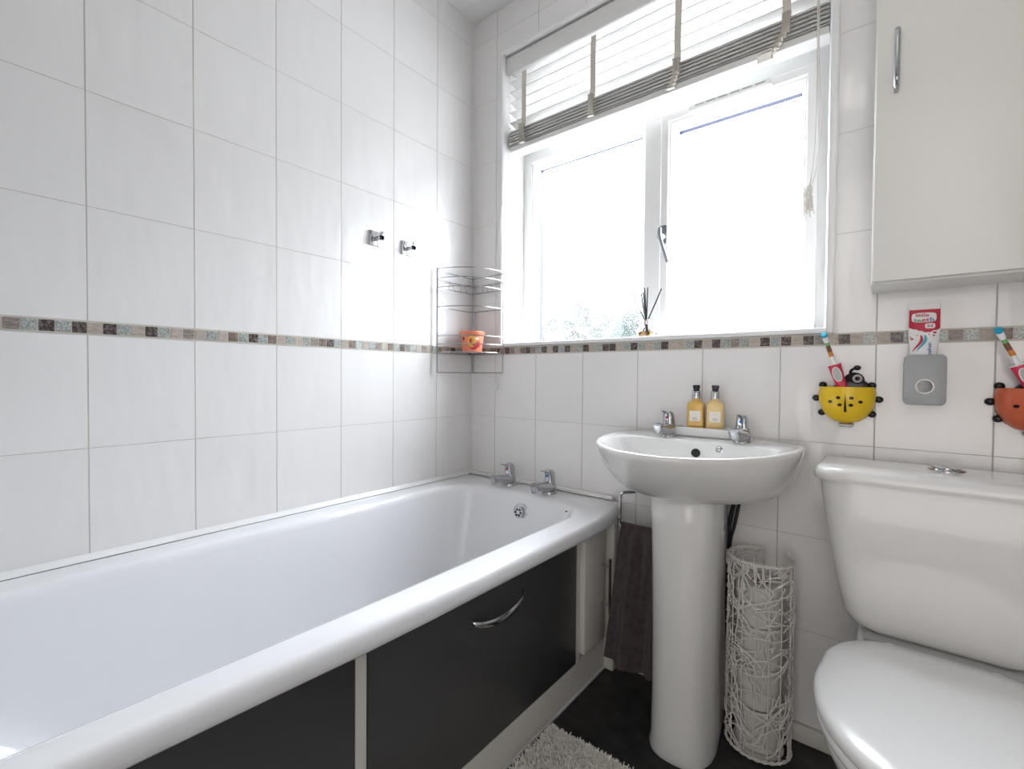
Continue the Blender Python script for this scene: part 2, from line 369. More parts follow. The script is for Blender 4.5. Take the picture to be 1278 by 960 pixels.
for c in seqB:
    if x + pitch < XR and x > -0.002: box(bm, max(x + 0.0009, 0.003), x + pitch - 0.0009, -0.0020, -0.0004, MB + 0.0032, MT - 0.0032, bev=0.0004, seg=1, mi=KEY[c])
    x += pitch
obj('trim_2', bm, MOS, kind='structure', smooth=False)
# white edge trim round the window opening and the sill slab
bm = B()
prof = [(0, 0.0), (0, -0.006), (0.003, -0.010), (0.010, -0.012), (0.017, -0.010), (0.0205, -0.004), (0.0205, 0.004)]
x0, x1, z1 = WX0 - 0.0185, WX1 + 0.0185, WZ1 + 0.0185
loops = []
for ins, y in prof:
    loops.append([Vector((x0 + ins, y, MT + 0.002)), Vector((x0 + ins, y, z1 - ins)), Vector((x1 - ins, y, z1 - ins)), Vector((x1 - ins, y, MT + 0.002))])
loft(bm, loops, False, False, closed=False)
loft(bm, [loops[-1], loops[0]], False, False, closed=False)
obj('trim_3', bm, 'trim', kind='structure')
bm = B(); box(bm, WX0 - 0.006, WX1 + 0.004, -0.013, 0.129, MT + 0.0012, 1.0725, bev=0.005, seg=3); obj('trim_4', bm, 'trim', kind='structure')
# stepped bath-edge moulding and caulk
bm = B()
box(bm, 0.004, 0.648, -0.018, 0, 0.5435, 0.552, bev=0.003); box(bm, 0.006, 0.655, -0.030, -0.008, 0.5425, 0.547, bev=0.002)
loft(bm, [[Vector((0.0003, y, 0.5400)), Vector((0.011, y, 0.5403)), Vector((0.006, y, 0.5445)), Vector((0.0003, y, 0.5530))] for y in (-1.69, -0.006)])
obj('trim_5', bm, 'trim', kind='structure')
bm = B(); box(bm, 0.71, XR, -0.014, 0, 0.0, 0.045, bev=0.004); obj('baseboard_back', bm, 'paint', kind='structure')
bm = B(); tube(bm, [(0.002, -0.002, 0.55), (0.002, -0.002, CEIL)], 0.0028, 6); obj('trim_6', bm, 'trim', kind='structure')

# ------------------------------------------------------------------ window
win = empty('window_1', (0.69, 0.16, 1.04), kind='structure')
FY = 0.13
bm = B()
picture_frame(bm, WX0, WX1, 1.036, WZ1, [(0, FY + 0.07), (0, FY), (0.036, FY), (0.043, FY + 0.012), (0.043, FY + 0.07)])
# mullion with bevelled edges, transom
def bar_v(bm, xa, xb, za, zb, y0, y1, ch=0.006):
    loft(bm, [[Vector((xa, y1, z)), Vector((xa, y0 + ch, z)), Vector((xa + ch, y0, z)), Vector((xb - ch, y0, z)), Vector((xb, y0 + ch, z)), Vector((xb, y1, z))] for z in (za, zb)])
def bar_h(bm, xa, xb, za, zb, y0, y1, ch=0.006):
    loft(bm, [[Vector((x, y1, za)), Vector((x, y0 + ch, za)), Vector((x, y0, za + ch)), Vector((x, y0, zb - ch)), Vector((x, y0 + ch, zb)), Vector((x, y1, zb))] for x in (xa, xb)])
bar_v(bm, 0.679, 0.748, 1.05, 1.812, FY - 0.0012, FY + 0.07)
bar_h(bm, WX0 + 0.03, WX1 - 0.03, 1.808, 1.862, FY - 0.0006, FY + 0.0685)
obj('window_frame', bm, 'upvc', win, angle=25)
bm = B()
picture_frame(bm, 0.201, 0.682, 1.062, 1.812, [(0, FY + 0.05), (0, FY + 0.008), (0.004, FY + 0.004), (0.010, FY + 0.010), (0.018, FY + 0.030), (0.018, FY + 0.05)])
obj('glazing_bead', bm, 'upvc', win, angle=25)
bm = B()
picture_frame(bm, 0.745, 1.187, 1.072, 1.812, [(0, FY + 0.06), (0, FY - 0.014), (0.005, FY - 0.018), (0.026, FY - 0.018), (0.029, FY - 0.012), (0.033, FY - 0.010), (0.043, FY + 0.014), (0.043, FY + 0.06)])
sash = obj('sash', bm, 'upvc', win, angle=25)
bm = B()
picture_frame(bm, 0.203, 1.183, 1.861, 2.152, [(0, FY + 0.06), (0, FY + 0.002), (0.004, FY - 0.002), (0.035, FY - 0.002), (0.048, FY + 0.02), (0.048, FY + 0.06)])
obj('top_sash', bm, 'upvc', win, angle=25)
# panes and dark spacer bars
for nm, xa, xb, za, zb in (('glass_pane', 0.217, 0.667, 1.078, 1.797), ('glass_pane', 0.786, 1.146, 1.113, 1.771), ('glass_pane', 0.249, 1.137, 1.905, 2.106)):
    bm = B(); box(bm, xa, xb, FY + 0.058, FY + 0.062, za, zb); p = obj(nm, bm, 'pane', win, smooth=False)
    bm = B(); picture_frame(bm, xa, xb, za, zb, [(-0.001, FY + 0.036), (0.0015, FY + 0.036), (0.0045, FY + 0.0575), (-0.001, FY + 0.0575)]); obj('spacer_bar', bm, 'spacer', win, smooth=False)
# handle on the mullion side of the sash
bm = B(); plate(bm, 0.749, 0.773, 1.385, 1.445, 0.006, FY - 0.026, FY - 0.018)
h = obj('handle', bm, 'handle_dark', win)
bm = B(); lathe(bm, [(0.011, 0), (0.011, 0.018), (0.009, 0.022)], (0.759, FY - 0.026, 1.405), 20, Matrix.Rotation(PI / 2, 4, 'X').to_3x3().to_4x4())
tube(bm, smoothpath([(0.757, FY - 0.046, 1.432), (0.758, FY - 0.050, 1.41), (0.765, FY - 0.052, 1.385), (0.776, FY - 0.052, 1.35), (0.786, FY - 0.050, 1.316)]), [0.006, 0.0065, 0.007, 0.007, 0.007, 0.007, 0.0068, 0.0066, 0.0064, 0.0062, 0.006, 0.006, 0.0058, 0.0056, 0.0054, 0.0054, 0.0054, 0.0054, 0.0054, 0.0054, 0.0054, 0.0054, 0.0054, 0.0054, 0.0054][:25], 10)
ha = obj('lever', bm, 'handle_dark', h)
# trickle vent above the right-hand sash
bm = B(); box(bm, 0.842, 1.075, FY - 0.038, FY - 0.018, 1.782, 1.802, bev=0.004, seg=3)
box(bm, 0.852, 1.066, FY - 0.0395, FY - 0.036, 1.786, 1.7905, bev=0.001)
tv = obj('trickle_vent', bm, 'upvc', win)
bm = B()
for k in range(6): box(bm, 0.862 + k * 0.034, 0.888 + k * 0.034, FY - 0.0402, FY - 0.038, 1.7935, 1.7960)
obj('vent_slot', bm, 'lgrey', tv, smooth=False)

# ------------------------------------------------------------------ venetian blind
BX0, BX1 = 0.171, 1.216
vb = empty('venetian_blind', (0.69, 0.05, 1.82), 'off-white wide-slat venetian blind half raised in the top of the window', 'blind')
bm = B(); box(bm, BX0 - 0.004, BX1 + 0.004, 0.004, 0.014, 2.115, 2.180, bev=0.003); box(bm, BX0, BX1, 0.016, 0.075, 2.135, 2.185, bev=0.002)
obj('valance', bm, mat('pale_grey_valance', (0.70, 0.69, 0.675), 0.45), vb)
SY0, SY1 = 0.024, 0.074
def slat(z, tilt, nm='slat', dy=0.0, ht=0.0017):
    bm = B(); loops = []
    for x in (BX0, BX1):
        up, dn = [], []
        for k in range(7):
            t = k / 6 - 0.5; y = t * 0.05; crown = 0.0016 * (1 - (2 * t) ** 2)
            up.append(Vector((x, y, crown + ht))); dn.append(Vector((x, y, crown - ht)))
        lp = up + dn[::-1]
        R = Matrix.Rotation(tilt, 4, 'X')
        loops.append([R @ v + Vector((0, 0.049 + dy, z)) for v in lp])
    loft(bm, loops)
    return obj(nm, bm, 'slat', vb, angle=60)
for k in range(5): slat(1.932 + k * 0.0395, math.radians(-13))
for k in range(11): slat(1.8480 + k * 0.0056, random.uniform(-0.012, 0.012), 'slat', (-0.0025 if k % 2 else 0.0015), 0.0010)
bm = B(); box(bm, BX0, BX1, 0.022, 0.076, 1.822, 1.842, bev=0.003); obj('bottom_rail', bm, mat('blind_rail', (0.70, 0.69, 0.67), 0.45), vb)
def ribbon(bm, pts, w, th=0.0008):
    """cloth strip running along pts (in a plane of constant x), width w in x"""
    loops = []
    for i, p in enumerate(pts):
        a = pts[max(i - 1, 0)]; b = pts[min(i + 1, len(pts) - 1)]; t = (Vector(b) - Vector(a)).normalized(); n = Vector((0, -t.z, t.y)) * th
        p = Vector(p); loops.append([p + Vector((-w / 2, 0, 0)) + n, p + Vector((w / 2, 0, 0)) + n, p + Vector((w / 2, 0, 0)) - n, p + Vector((-w / 2, 0, 0)) - n])
    loft(bm, loops)
for x, sw in ((0.243, 0.004), (0.541, 0.0), (0.832, -0.018), (1.122, -0.03)):
    pts = [(x, 0.021, 2.113), (x, 0.019, 2.04), (x + sw * 0.1, 0.020, 1.96), (x, 0.018, 1.905)]
    z = 1.903; k = 0; dx = 0
    while z > 1.828 + abs(sw) * -0.6:
        pts.append((x + dx, 0.015 if k % 2 else -0.004, z)); z -= 0.0052; k += 1
        if k > 8: dx += sw / 8
    bm = B(); ribbon(bm, pts, 0.020, 0.0009)
    if sw < -0.02: ribbon(bm, [(x + dx - 0.004, 0.005, z + 0.012), (x + dx - 0.010, -0.006, z + 0.002), (x + dx - 0.014, 0.006, z - 0.006), (x + dx - 0.010, 0.014, z)], 0.034, 0.004)
    obj('ladder_tape', bm, 'tape', vb, smooth=False)
# left lift cord with acorn pull hanging down over the tiles
bm = B(); tube(bm, smoothpath([(0.178, 0.012, 2.12), (0.178, 0.012, 1.83), (0.164, -0.0138, 1.60), (0.150, -0.0138, 1.35), (0.144, -0.0138, 1.1), (0.141, -0.010, 0.92)], 5), 0.0009, 6)
cl = obj('lift_cord', bm, 'cord', vb)
bm = B(); lathe(bm, [(0.0015, 0.036), (0.004, 0.030), (0.0055, 0.015), (0.005, 0.003), (0.002, 0)], (0.141, -0.012, 0.886), 14); obj('cord_pull', bm, 'white', cl)
# right pull cords with their knotted bunch
bm = B(); tube(bm, smoothpath([(1.190, 0.012, 2.12), (1.191, 0.012, 1.9), (1.193, 0.010, 1.70), (1.190, 0.008, 1.52), (1.182, 0.006, 1.44)], 5), 0.0016, 6)
tube(bm, smoothpath([(1.194, 0.016, 2.12), (1.195, 0.014, 1.8), (1.203, 0.012, 1.62), (1.198, 0.01, 1.5), (1.184, 0.006, 1.43)], 5), 0.0014, 6)
cr = obj('pull_cord', bm, 'cord', vb)
bm = B(); rs = random.Random(3)
for k in range(9):
    a = k * 0.7; pts = []
    for j in range(9):
        t = j / 8 * 2 * PI; pts.append((1.180 + 0.009 * math.cos(t + a) * (0.5 + rs.random() * 0.8), 0.004 + 0.008 * math.sin(a + t), 1.405 + 0.034 * math.sin(t) * (0.7 + 0.3 * rs.random()) + rs.uniform(-0.008, 0.008)))
    tube(bm, smoothpath(pts, 3), 0.0014, 5)
for k in range(3): tube(bm, smoothpath([(1.182, 0.004, 1.41), (1.176 + k * 0.007, -0.004, 1.38), (1.174 + k * 0.010, 0.002, 1.352 + 0.006 * k)], 4), 0.0014, 5)
obj('cord_bunch', bm, 'cord', cr)

# ------------------------------------------------------------------ bath
def xw(y):
    K = [(-1.75, -0.03), (-1.34, -0.020), (-1.2, -0.013), (-0.92, 0.006), (-0.42, 0.012), (-0.18, 0.016), (-0.08, 0.0), (0.0, -0.03)]
    for (a, va), (b, vb_) in zip(K, K[1:]):
        if y <= b: t = (y - a) / (b - a); t = max(0, min(1, t)); return va + (vb_ - va) * t
    return K[-1][1]
def warp(lp, amt=1.0):
    o = []
    for p in lp:
        s = max(0.0, min(1.0, (p.x - 0.55) / 0.1)); o.append(Vector((p.x + xw(p.y) * s * amt, p.y, p.z)))
    return o
BZ = 0.540
bath = empty('bathtub', (0.35, -0.85, 0.0), 'white acrylic bathtub with black panelled side along the tiled wall', 'bathtub')
bm = B(); L = []
o = (0.001, 0.705, -1.70, -0.001)
def OUT(i, z, rr): return warp(rrect(o[0] + (i if i > 0 else 0), o[1] - i, o[2] + max(i, 0), o[3] - (i if i > 0 else 0), rr, z, 10, 12))
L += [OUT(0.02, 0.499, [.01, .03, .02, .01]), OUT(0.006, 0.498, [.01, .03, .02, .01]), OUT(0.001, 0.503, [.01, .03, .02, .01]), OUT(0.0, 0.512, [.01, .03, .02, .01]), OUT(0.0005, 0.524, [.01, .03, .02, .01]),
      OUT(0.0025, 0.5315, [.01, .03, .02, .01]), OUT(0.006, 0.5368, [.01, .03, .02, .01]), OUT(0.012, BZ - 0.0003, [.01, .03, .02, .01]), OUT(0.020, BZ, [.01, .03, .02, .01])]
def IN(e, z, r, dy1=0.0, dy0=0.0):
    return warp(rrect(0.088 + e * 0.8, 0.633 - e * 0.8, -1.60 + e + dy0, -0.128 - e - dy1, r, z, 10, 12), 0.5 if e < 0.03 else 0.0)
L += [IN(-0.010, BZ, .14), IN(0.0, BZ - 0.002, .15), IN(0.007, BZ - 0.008, .15), IN(0.012, BZ - 0.020, .15), IN(0.018, 0.49, .15, .004), IN(0.028, 0.42, .15, 0.015), IN(0.040, 0.32, .14, 0.04, 0.1), IN(0.052, 0.23, .13, 0.06, 0.2),
      IN(0.075, 0.17, .12, .08, 0.24), IN(0.11, 0.142, .10, 0.09, 0.25), IN(0.16, 0.135, .06, 0.08, 0.22), IN(0.22, 0.133, 0.03, 0.06, 0.2)]
loft(bm, L, cap0=False, cap1=True)
tub = obj('tub_shell', bm, 'acrylic', bath, angle=60)
# overflow plate on the sloping end
ovc = Vector((0.375, -0.1515, 0.478)); nrm = Vector((0, -1, 0.16)).normalized()
RM = nrm.to_track_quat('Z', 'Y').to_matrix().to_4x4()
bm = B(); lathe(bm, [(0.030, -0.004), (0.030, 0.002), (0.027, 0.004), (0.021, 0.0045)], ovc, 32, RM); lathe(bm, [(0.019, 0.0), (0.019, 0.012), (0.0175, 0.015), (0.012, 0.0155)], ovc, 32, RM)
ov = obj('overflow', bm, 'chrome', bath)
bm = B()
for k in range(6):
    a = k * PI / 3; c = ovc + RM.to_3x3() @ Vector((0.0105 * math.cos(a), 0.0105 * math.sin(a), 0.0150))
    lathe(bm, [(0.0040, 0), (0.0040, 0.0012)], c, 12, RM)
obj('overflow_holes', bm, 'dark', ov)
bm = B(); ball(bm, (0.604, -0.226, 0.5405), 0.0035, sz=0.5, seg=10); obj('chain_hole', bm, 'dark', bath)

# bath front: white surround with black doors
bp = bath
PX = 0.648
bm = B()
box(bm, PX - 0.016, PX, -1.70, -0.055, 0.484, 0.4975); box(bm, PX - 0.016, PX, -0.966, -0.944, 0.10, 0.484); box(bm, PX - 0.016, PX, -0.238, -0.217, 0.10, 0.484)
box(bm, PX - 0.016, PX, -0.089, -0.055, 0.10, 0.484); box(bm, PX - 0.016, PX, -1.70, -0.055, 0.002, 0.10)
box(bm, PX - 0.02, PX - 0.0165, -1.70, -0.055, 0.10, 0.484)
bf = obj('surround', bm, 'paint', bp, smooth=False)
bm = B(); box(bm, PX - 0.002, PX + 0.004, -1.70, -0.055, 0.0005, 0.010, bev=0.002); obj('floor_bead', bm, 'trim', bp)
bm = B(); box(bm, 0.602, PX + 0.030, -0.058, -0.036, 0.002, 0.497, bev=0.002); obj('end_post', bm, 'paint', bp)
bm = B(); box(bm, PX - 0.013, PX + 0.0025, -1.695, -0.9685, 0.104, 0.481, bev=0.001); obj('door', bm, 'black', bp)
bm = B(); box(bm, PX - 0.013, PX + 0.0025, -0.9415, -0.2405, 0.104, 0.481, bev=0.001); dr = obj('door', bm, 'black', bp)
bm = B()
pts = smoothpath([(PX + 0.002, -0.684, 0.412), (PX + 0.016, -0.676, 0.405), (PX + 0.024, -0.64, 0.397), (PX + 0.027, -0.592, 0.396), (PX + 0.024, -0.545, 0.402), (PX + 0.016, -0.512, 0.411), (PX + 0.002, -0.502, 0.416)], 5)
P2, T2, F2 = frames(pts); loops = []
for i, (p, t) in enumerate(zip(P2, T2)):
    s = math.sin(PI * i / (len(P2) - 1)); hh = 0.0035 + 0.0045 * s
    n = Vector((0, 0, 1)); b = t.cross(n).normalized()
    loops.append([p + n * hh + b * 0.001, p + n * hh * 0.5 + b * 0.0035, p - n * hh * 0.5 + b * 0.0035, p - n * hh + b * 0.001, p - n * hh * 0.5 - b * 0.002, p + n * hh * 0.5 - b * 0.002])
loft(bm, loops)
obj('handle', bm, 'chrome', dr, angle=50)
bm = B(); box(bm, PX - 0.012, PX + 0.016, -0.214, -0.092, 0.122, 0.482, bev=0.0015); d2 = obj('side_door', bm, 'paint', bp)
bm = B()
tube(bm, [(PX + 0.044, -0.112, 0.215), (PX + 0.044, -0.112, 0.385)], 0.0045, 10)
for z in (0.24, 0.36): tube(bm, [(PX + 0.015, -0.112, z), (PX + 0.044, -0.112, z)], 0.003, 8)
obj('handle', bm, 'chrome_dull', d2)

# ------------------------------------------------------------------ taps
def tap(x, y, z, s, label, group, dot, cat='tap'):
    t = empty('pillar_tap', (x, y, z), label, cat, group)
    Mx = Matrix.Translation((x, y, z)) @ Matrix.Diagonal((s, s, s, 1))
    def add(nm, bm, m, par=t, ang=50):
        bmesh.ops.transform(bm, matrix=Mx, verts=bm.verts[:]); return obj(nm, bm, m, par, angle=ang)
    bm = B()
    lathe(bm, [(0.0255, 0), (0.0255, 0.003), (0.0235, 0.005), (0.0235, 0.012), (0.0225, 0.028), (0.0205, 0.040), (0.019, 0.043)], (0, 0, 0), 28)
    # swelling belly that runs out into the spout
    rings = []
    for k, (yy, zz, rx, rz) in enumerate([(0.012, 0.024, 0.019, 0.020), (-0.008, 0.022, 0.0225, 0.0215), (-0.028, 0.024, 0.0215, 0.0195), (-0.048, 0.029, 0.019, 0.0160), (-0.068, 0.034, 0.0165, 0.0130), (-0.088, 0.037, 0.0150, 0.0115)]):
        rings.append([Vector((rx * math.cos(a), yy + 0.25 * rz * math.sin(a), zz + rz * math.sin(a))) for a in [2 * PI * j / 20 for j in range(20)]])
    loft(bm, rings)
    add('body', bm, 'chrome')
    bm = B(); RX = Matrix.Rotation(math.radians(205), 4, 'X')
    lathe(bm, [(0.0135, -0.012), (0.0150, -0.008), (0.0150, 0.010), (0.0135, 0.013), (0.010, 0.013), (0.009, 0.008)], (0, -0.092, 0.034), 24, RX)
    add('nozzle', bm, 'chrome')
    bm = B(); rings = []
    for zz, hw, y0, y1 in ((0.040, 0.0165, -0.017, 0.017), (0.050, 0.0160, -0.0165, 0.0170), (0.064, 0.0155, -0.0165, 0.0165), (0.074, 0.0145, -0.020, 0.0145), (0.080, 0.0125, -0.024, 0.010), (0.0835, 0.009, -0.022, 0.004)):
        rings.append(rrect(-hw, hw, y0, y1, min(0.010, hw * 0.8), zz, 5, 2))
    loft(bm, rings)
    hd = add('lever_head', bm, 'chrome')
    bm = B(); rings = []
    for yy, zz, hw, th in ((-0.004, 0.0800, 0.0115, 0.0030), (-0.022, 0.0800, 0.0105, 0.0030), (-0.038, 0.0815, 0.0085, 0.0026), (-0.050, 0.0850, 0.0065, 0.0022), (-0.054, 0.0870, 0.004, 0.0015)):
        rings.append([Vector((hw * math.cos(a), yy, zz + th * math.sin(a))) for a in [2 * PI * j / 14 for j in range(14)]])
    loft(bm, rings); add('lever', bm, 'chrome', hd)
    bm = B(); disc_y(bm, 0, 0.063, 0.0045, 0.0045, -0.0185, -0.0160, 16); add('indicator', bm, dot, hd)
    return t
tap(0.258, -0.068, BZ, 0.98, 'chrome bath tap with red dot, nearer the tiled corner', 'bath taps', 'red')
tap(0.440, -0.072, BZ, 0.98, 'chrome bath tap nearer the wash basin', 'bath taps', 'bprint')
tap(0.858, -0.085, 0.7745, 0.88, 'chrome basin tap with red dot, left of the soap tray', 'basin taps', 'red')
tap(1.052, -0.082, 0.7745, 0.88, 'chrome basin tap with blue dot, right of the soap tray', 'basin taps', 'bprint')

# ------------------------------------------------------------------ wash basin on pedestal
CX = 0.945
basin = empty('wash_basin', (CX, -0.2, 0.0), 'white ceramic wash basin on a full-height pedestal', 'basin')
def bo(a, bf_, bb, cy, z, n=72, back=-0.001, ex=2.0, xb=None):
    """egg-shaped outline: half ellipse in front of cy, squarish shoulders behind, cut off by the wall"""
    o = []
    for k in range(n):
        t = 2 * PI * k / n; c, s = math.cos(t), math.sin(t)
        if s <= 0: x = a * c; y = cy + bf_ * s
        else:
            e = 2.0 / 3.6; x = a * math.copysign(abs(c) ** e, c); y = cy + bb * abs(s) ** e
        o.append(Vector((CX + x, min(y, back), z)))
    return o
bm = B()
RZ = 0.777
L = [bo(0.110, 0.14, 0.10, -0.10, 0.643, back=-0.004), bo(0.165, 0.190, 0.10, -0.095, 0.645, back=-0.004), bo(0.198, 0.235, 0.10, -0.092, 0.655, back=-0.003), bo(0.216, 0.272, 0.10, -0.092, 0.675, back=-0.002), bo(0.229, 0.299, 0.10, -0.095, 0.700), bo(0.238, 0.322, 0.10, -0.098, 0.724), bo(0.2445, 0.338, 0.10, -0.10, 0.747), bo(0.2475, 0.348, 0.102, -0.100, 0.761),
     bo(0.2490, 0.353, 0.103, -0.100, 0.769), bo(0.2470, 0.352, 0.102, -0.100, 0.7745), bo(0.2430, 0.348, 0.100, -0.100, RZ), bo(0.2370, 0.342, 0.098, -0.100, 0.7765)]
def bi(a, bf_, yb, z, n=72):
    """bowl outline: front half ellipse, back edge at yb with rounded shoulders"""
    o = []; cy = -0.185; bb = abs(yb - cy)
    for k in range(n):
        t = 2 * PI * k / n; c, s = math.cos(t), math.sin(t)
        if s <= 0: x = a * c; y = cy + bf_ * s
        else: e = 2.0 / 3.0; x = a * math.copysign(abs(c) ** e, c); y = cy + bb * abs(s) ** e
        o.append(Vector((CX + x, y, z)))
    return o
L += [bi(0.212, 0.248, -0.128, 0.7745), bi(0.207, 0.243, -0.131, 0.771), bi(0.203, 0.239, -0.134, 0.763), bi(0.190, 0.222, -0.141, 0.735), bi(0.165, 0.188, -0.150, 0.700), bi(0.125, 0.140, -0.160, 0.672), bi(0.07, 0.075, -0.170, 0.656), bi(0.025, 0.025, -0.180, 0.650)]
loft(bm, L, True, True)
bas = obj('bowl', bm, 'ceramic', basin, angle=70)
bm = B(); lathe(bm, [(0.022, 0), (0.022, 0.002), (0.016, 0.003)], (CX, -0.182, 0.6495), 20); obj('waste', bm, 'chrome', basin)
ovn = Vector((0, -1, 0.35)).normalized(); OM = ovn.to_track_quat('Z', 'Y').to_matrix().to_4x4()
bm = B(); lathe(bm, [(0.0115, -0.003), (0.0115, 0.0015), (0.009, 0.0015)], (0.952, -0.1408, 0.744), 20, OM); obj('overflow_hole', bm, 'dark', basin, label='dark round overflow hole')
bm = B(); ball(bm, (1.010, -0.136, 0.758), 0.0075, seg=14); lathe(bm, [(0.0095, 0), (0.0095, 0.003), (0.006, 0.004)], (1.010, -0.134, 0.757), 16, OM); obj('chain_stay', bm, 'chrome', basin, label='small chrome chain stay')
# pedestal: D shaped column
def ped(hw, yf, z, yb=-0.03, n=40):
    o = []
    cy = -0.19; bf_ = cy - yf
    for k in range(n + 1):
        t = PI + PI * k / n; e = 2.0 / 2.6; c, s = math.cos(t), math.sin(t)
        o.append(Vector((0.950 + hw * math.copysign(abs(c) ** e, c), cy - bf_ * abs(s) ** e, z)))
    o.append(Vector((0.950 + hw * 0.72, yb, z))); o.append(Vector((0.950 - hw * 0.72, yb, z)))
    return o
bm = B()
loft(bm, [ped(0.079, -0.292, 0.001), ped(0.080, -0.294, 0.012), ped(0.076, -0.289, 0.03), ped(0.075, -0.287, 0.15), ped(0.076, -0.288, 0.32), ped(0.078, -0.290, 0.46), ped(0.081, -0.292, 0.56), ped(0.084, -0.293, 0.60), ped(0.0860, -0.290, 0.628), ped(0.086, -0.287, 0.642), ped(0.084, -0.280, 0.652)])
obj('pedestal', bm, 'ceramic', basin, angle=70)
bm = B()
for dx, r in ((0.0, 0.006), (0.013, 0.0045)): tube(bm, smoothpath([(1.032 + dx * 0.8, -0.045, 0.645), (1.026 + dx, -0.04, 0.61), (1.012 + dx, -0.03, 0.54), (1.002 + dx * 0.6, -0.020, 0.46), (0.992 + dx * 0.4, -0.016, 0.2), (0.985, -0.016, 0.046)], 5), r, 8)
obj('supply_hose', bm, 'rubber', basin)

# soap tray and the two pump bottles
bm = B(); z0 = 0.7775
loft(bm, [rrect(0.872, 1.022, -0.066, -0.006, 0.006, z0, 4, 2), rrect(0.868, 1.026, -0.070, -0.004, 0.008, z0 + 0.004, 4, 2), rrect(0.866, 1.028, -0.072, -0.003, 0.008, 0.802, 4, 2), rrect(0.8685, 1.0255, -0.0695, -0.0055, 0.007, 0.8035, 4, 2),
          rrect(0.870, 1.024, -0.068, -0.007, 0.007, 0.800, 4, 2), rrect(0.872, 1.022, -0.066, -0.009, 0.006, 0.792, 4, 2)])
obj('soap_tray', bm, 'white', label='white rectangular soap tray on the basin between its taps', cat='tray')
def bottle(x, y, z, m, label, ang, tilt):
    t = empty('pump_bottle', (x, y, z), label, 'bottle', 'pump bottles on the basin')
    R = Matrix.Translation((x, y, z)) @ Matrix.Rotation(ang, 4, 'Z')
    def add(nm, bm, mm, par=t, a=45, **k):
        bmesh.ops.transform(bm, matrix=R, verts=bm.verts[:]); return obj(nm, bm, mm, par, angle=a, **k)
    bm = B(); h = 0.0225; d = 0.0175
    loft(bm, [rrect(-h + .002, h - .002, -d + .002, d - .002, .005, 0, 4, 2), rrect(-h, h, -d, d, .006, .003, 4, 2), rrect(-h, h, -d, d, .006, .074, 4, 2), rrect(-h + .003, h - .003, -d + .002, d - .002, .006, .080, 4, 2), rrect(-.0125, .0125, -.0125, .0125, .011, .0845, 4, 2), rrect(-.010, .010, -.010, .010, .0095, .087, 4, 2), rrect(-.010, .010, -.010, .010, .0095, .093, 4, 2)])
    body = add('bottle_body', bm, m)
    bm = B(); lathe(bm, [(0.0115, 0.092), (0.012, 0.093), (0.012, 0.112), (0.011, 0.113)], (0, 0, 0), 22); add('pump_collar', bm, 'chrome')
    bm = B(); lathe(bm, [(0.0085, 0.112), (0.0085, 0.121), (0.0100, 0.123), (0.0100, 0.128), (0.0085, 0.130)], (0, 0, 0), 20)
    loft(bm, [[Vector((w_ * math.cos(a), yy, 0.1255 + dz + 0.0028 * math.sin(a))) for a in [2 * PI * j / 12 for j in range(12)]] for yy, w_, dz in ((0.0, 0.0065, 0), (-0.010, 0.006, 0), (-0.018, 0.005, -0.001))])
    add('pump_head', bm, 'blackp')
    bm = B(); box(bm, -0.0145, 0.0145, -d - 0.0004, -d + 0.001, 0.028, 0.057)
    lb = add('label_sticker', bm, 'label', body)
    bm = B()
    for zz, hw in ((0.0365, 0.0065), (0.0325, 0.0060)): box(bm, -hw, hw, -d - 0.0007, -d - 0.0003, zz, zz + 0.0012)
    for k in range(2): box(bm, -0.006, 0.006, -d - 0.0006, -d - 0.0003, 0.047 + k * 0.003, 0.0472 + k * 0.003)
    add('printed_lines', bm, 'ink', body)
bottle(0.921, -0.042, 0.793, 'soap', 'left of two square pump bottles, deeper amber soap, beside the basin', 0.12, 0)
bottle(0.972, -0.040, 0.793, 'lotion', 'right of two square pump bottles, paler honey coloured lotion', 0.25, 0)

# ------------------------------------------------------------------ towel rail and towel
bm = B()
tube(bm, smoothpath([(0.734, -0.135, 0.512), (0.734, -0.135, 0.56), (0.735, -0.135, 0.590), (0.741, -0.132, 0.601), (0.760, -0.115, 0.603), (0.790, -0.075, 0.603), (0.800, -0.02, 0.603)], 5), 0.0045, 10)
tube(bm, smoothpath([(0.734, -0.135, 0.512), (0.736, -0.135, 0.506), (0.745, -0.135, 0.503), (0.80, -0.135, 0.502), (0.862, -0.135, 0.502)], 4), 0.0045, 10)
lathe(bm, [(0.016, 0), (0.016, 0.004), (0.010, 0.007)], (0.800, -0.0005, 0.603), 20, Matrix.Rotation(PI / 2, 4, 'X'))
rail = empty('towel_rail', (0.80, -0.002, 0.60), 'chrome bent towel rail between bathtub and basin pedestal', 'towel rail')
obj('rail', bm, 'chrome', rail)
bm = B(); box(bm, 0.768, 0.786, -0.108, -0.078, 0.596, 0.611, bev=0.003); obj('clip', bm, 'white', rail, label='white plastic clip')
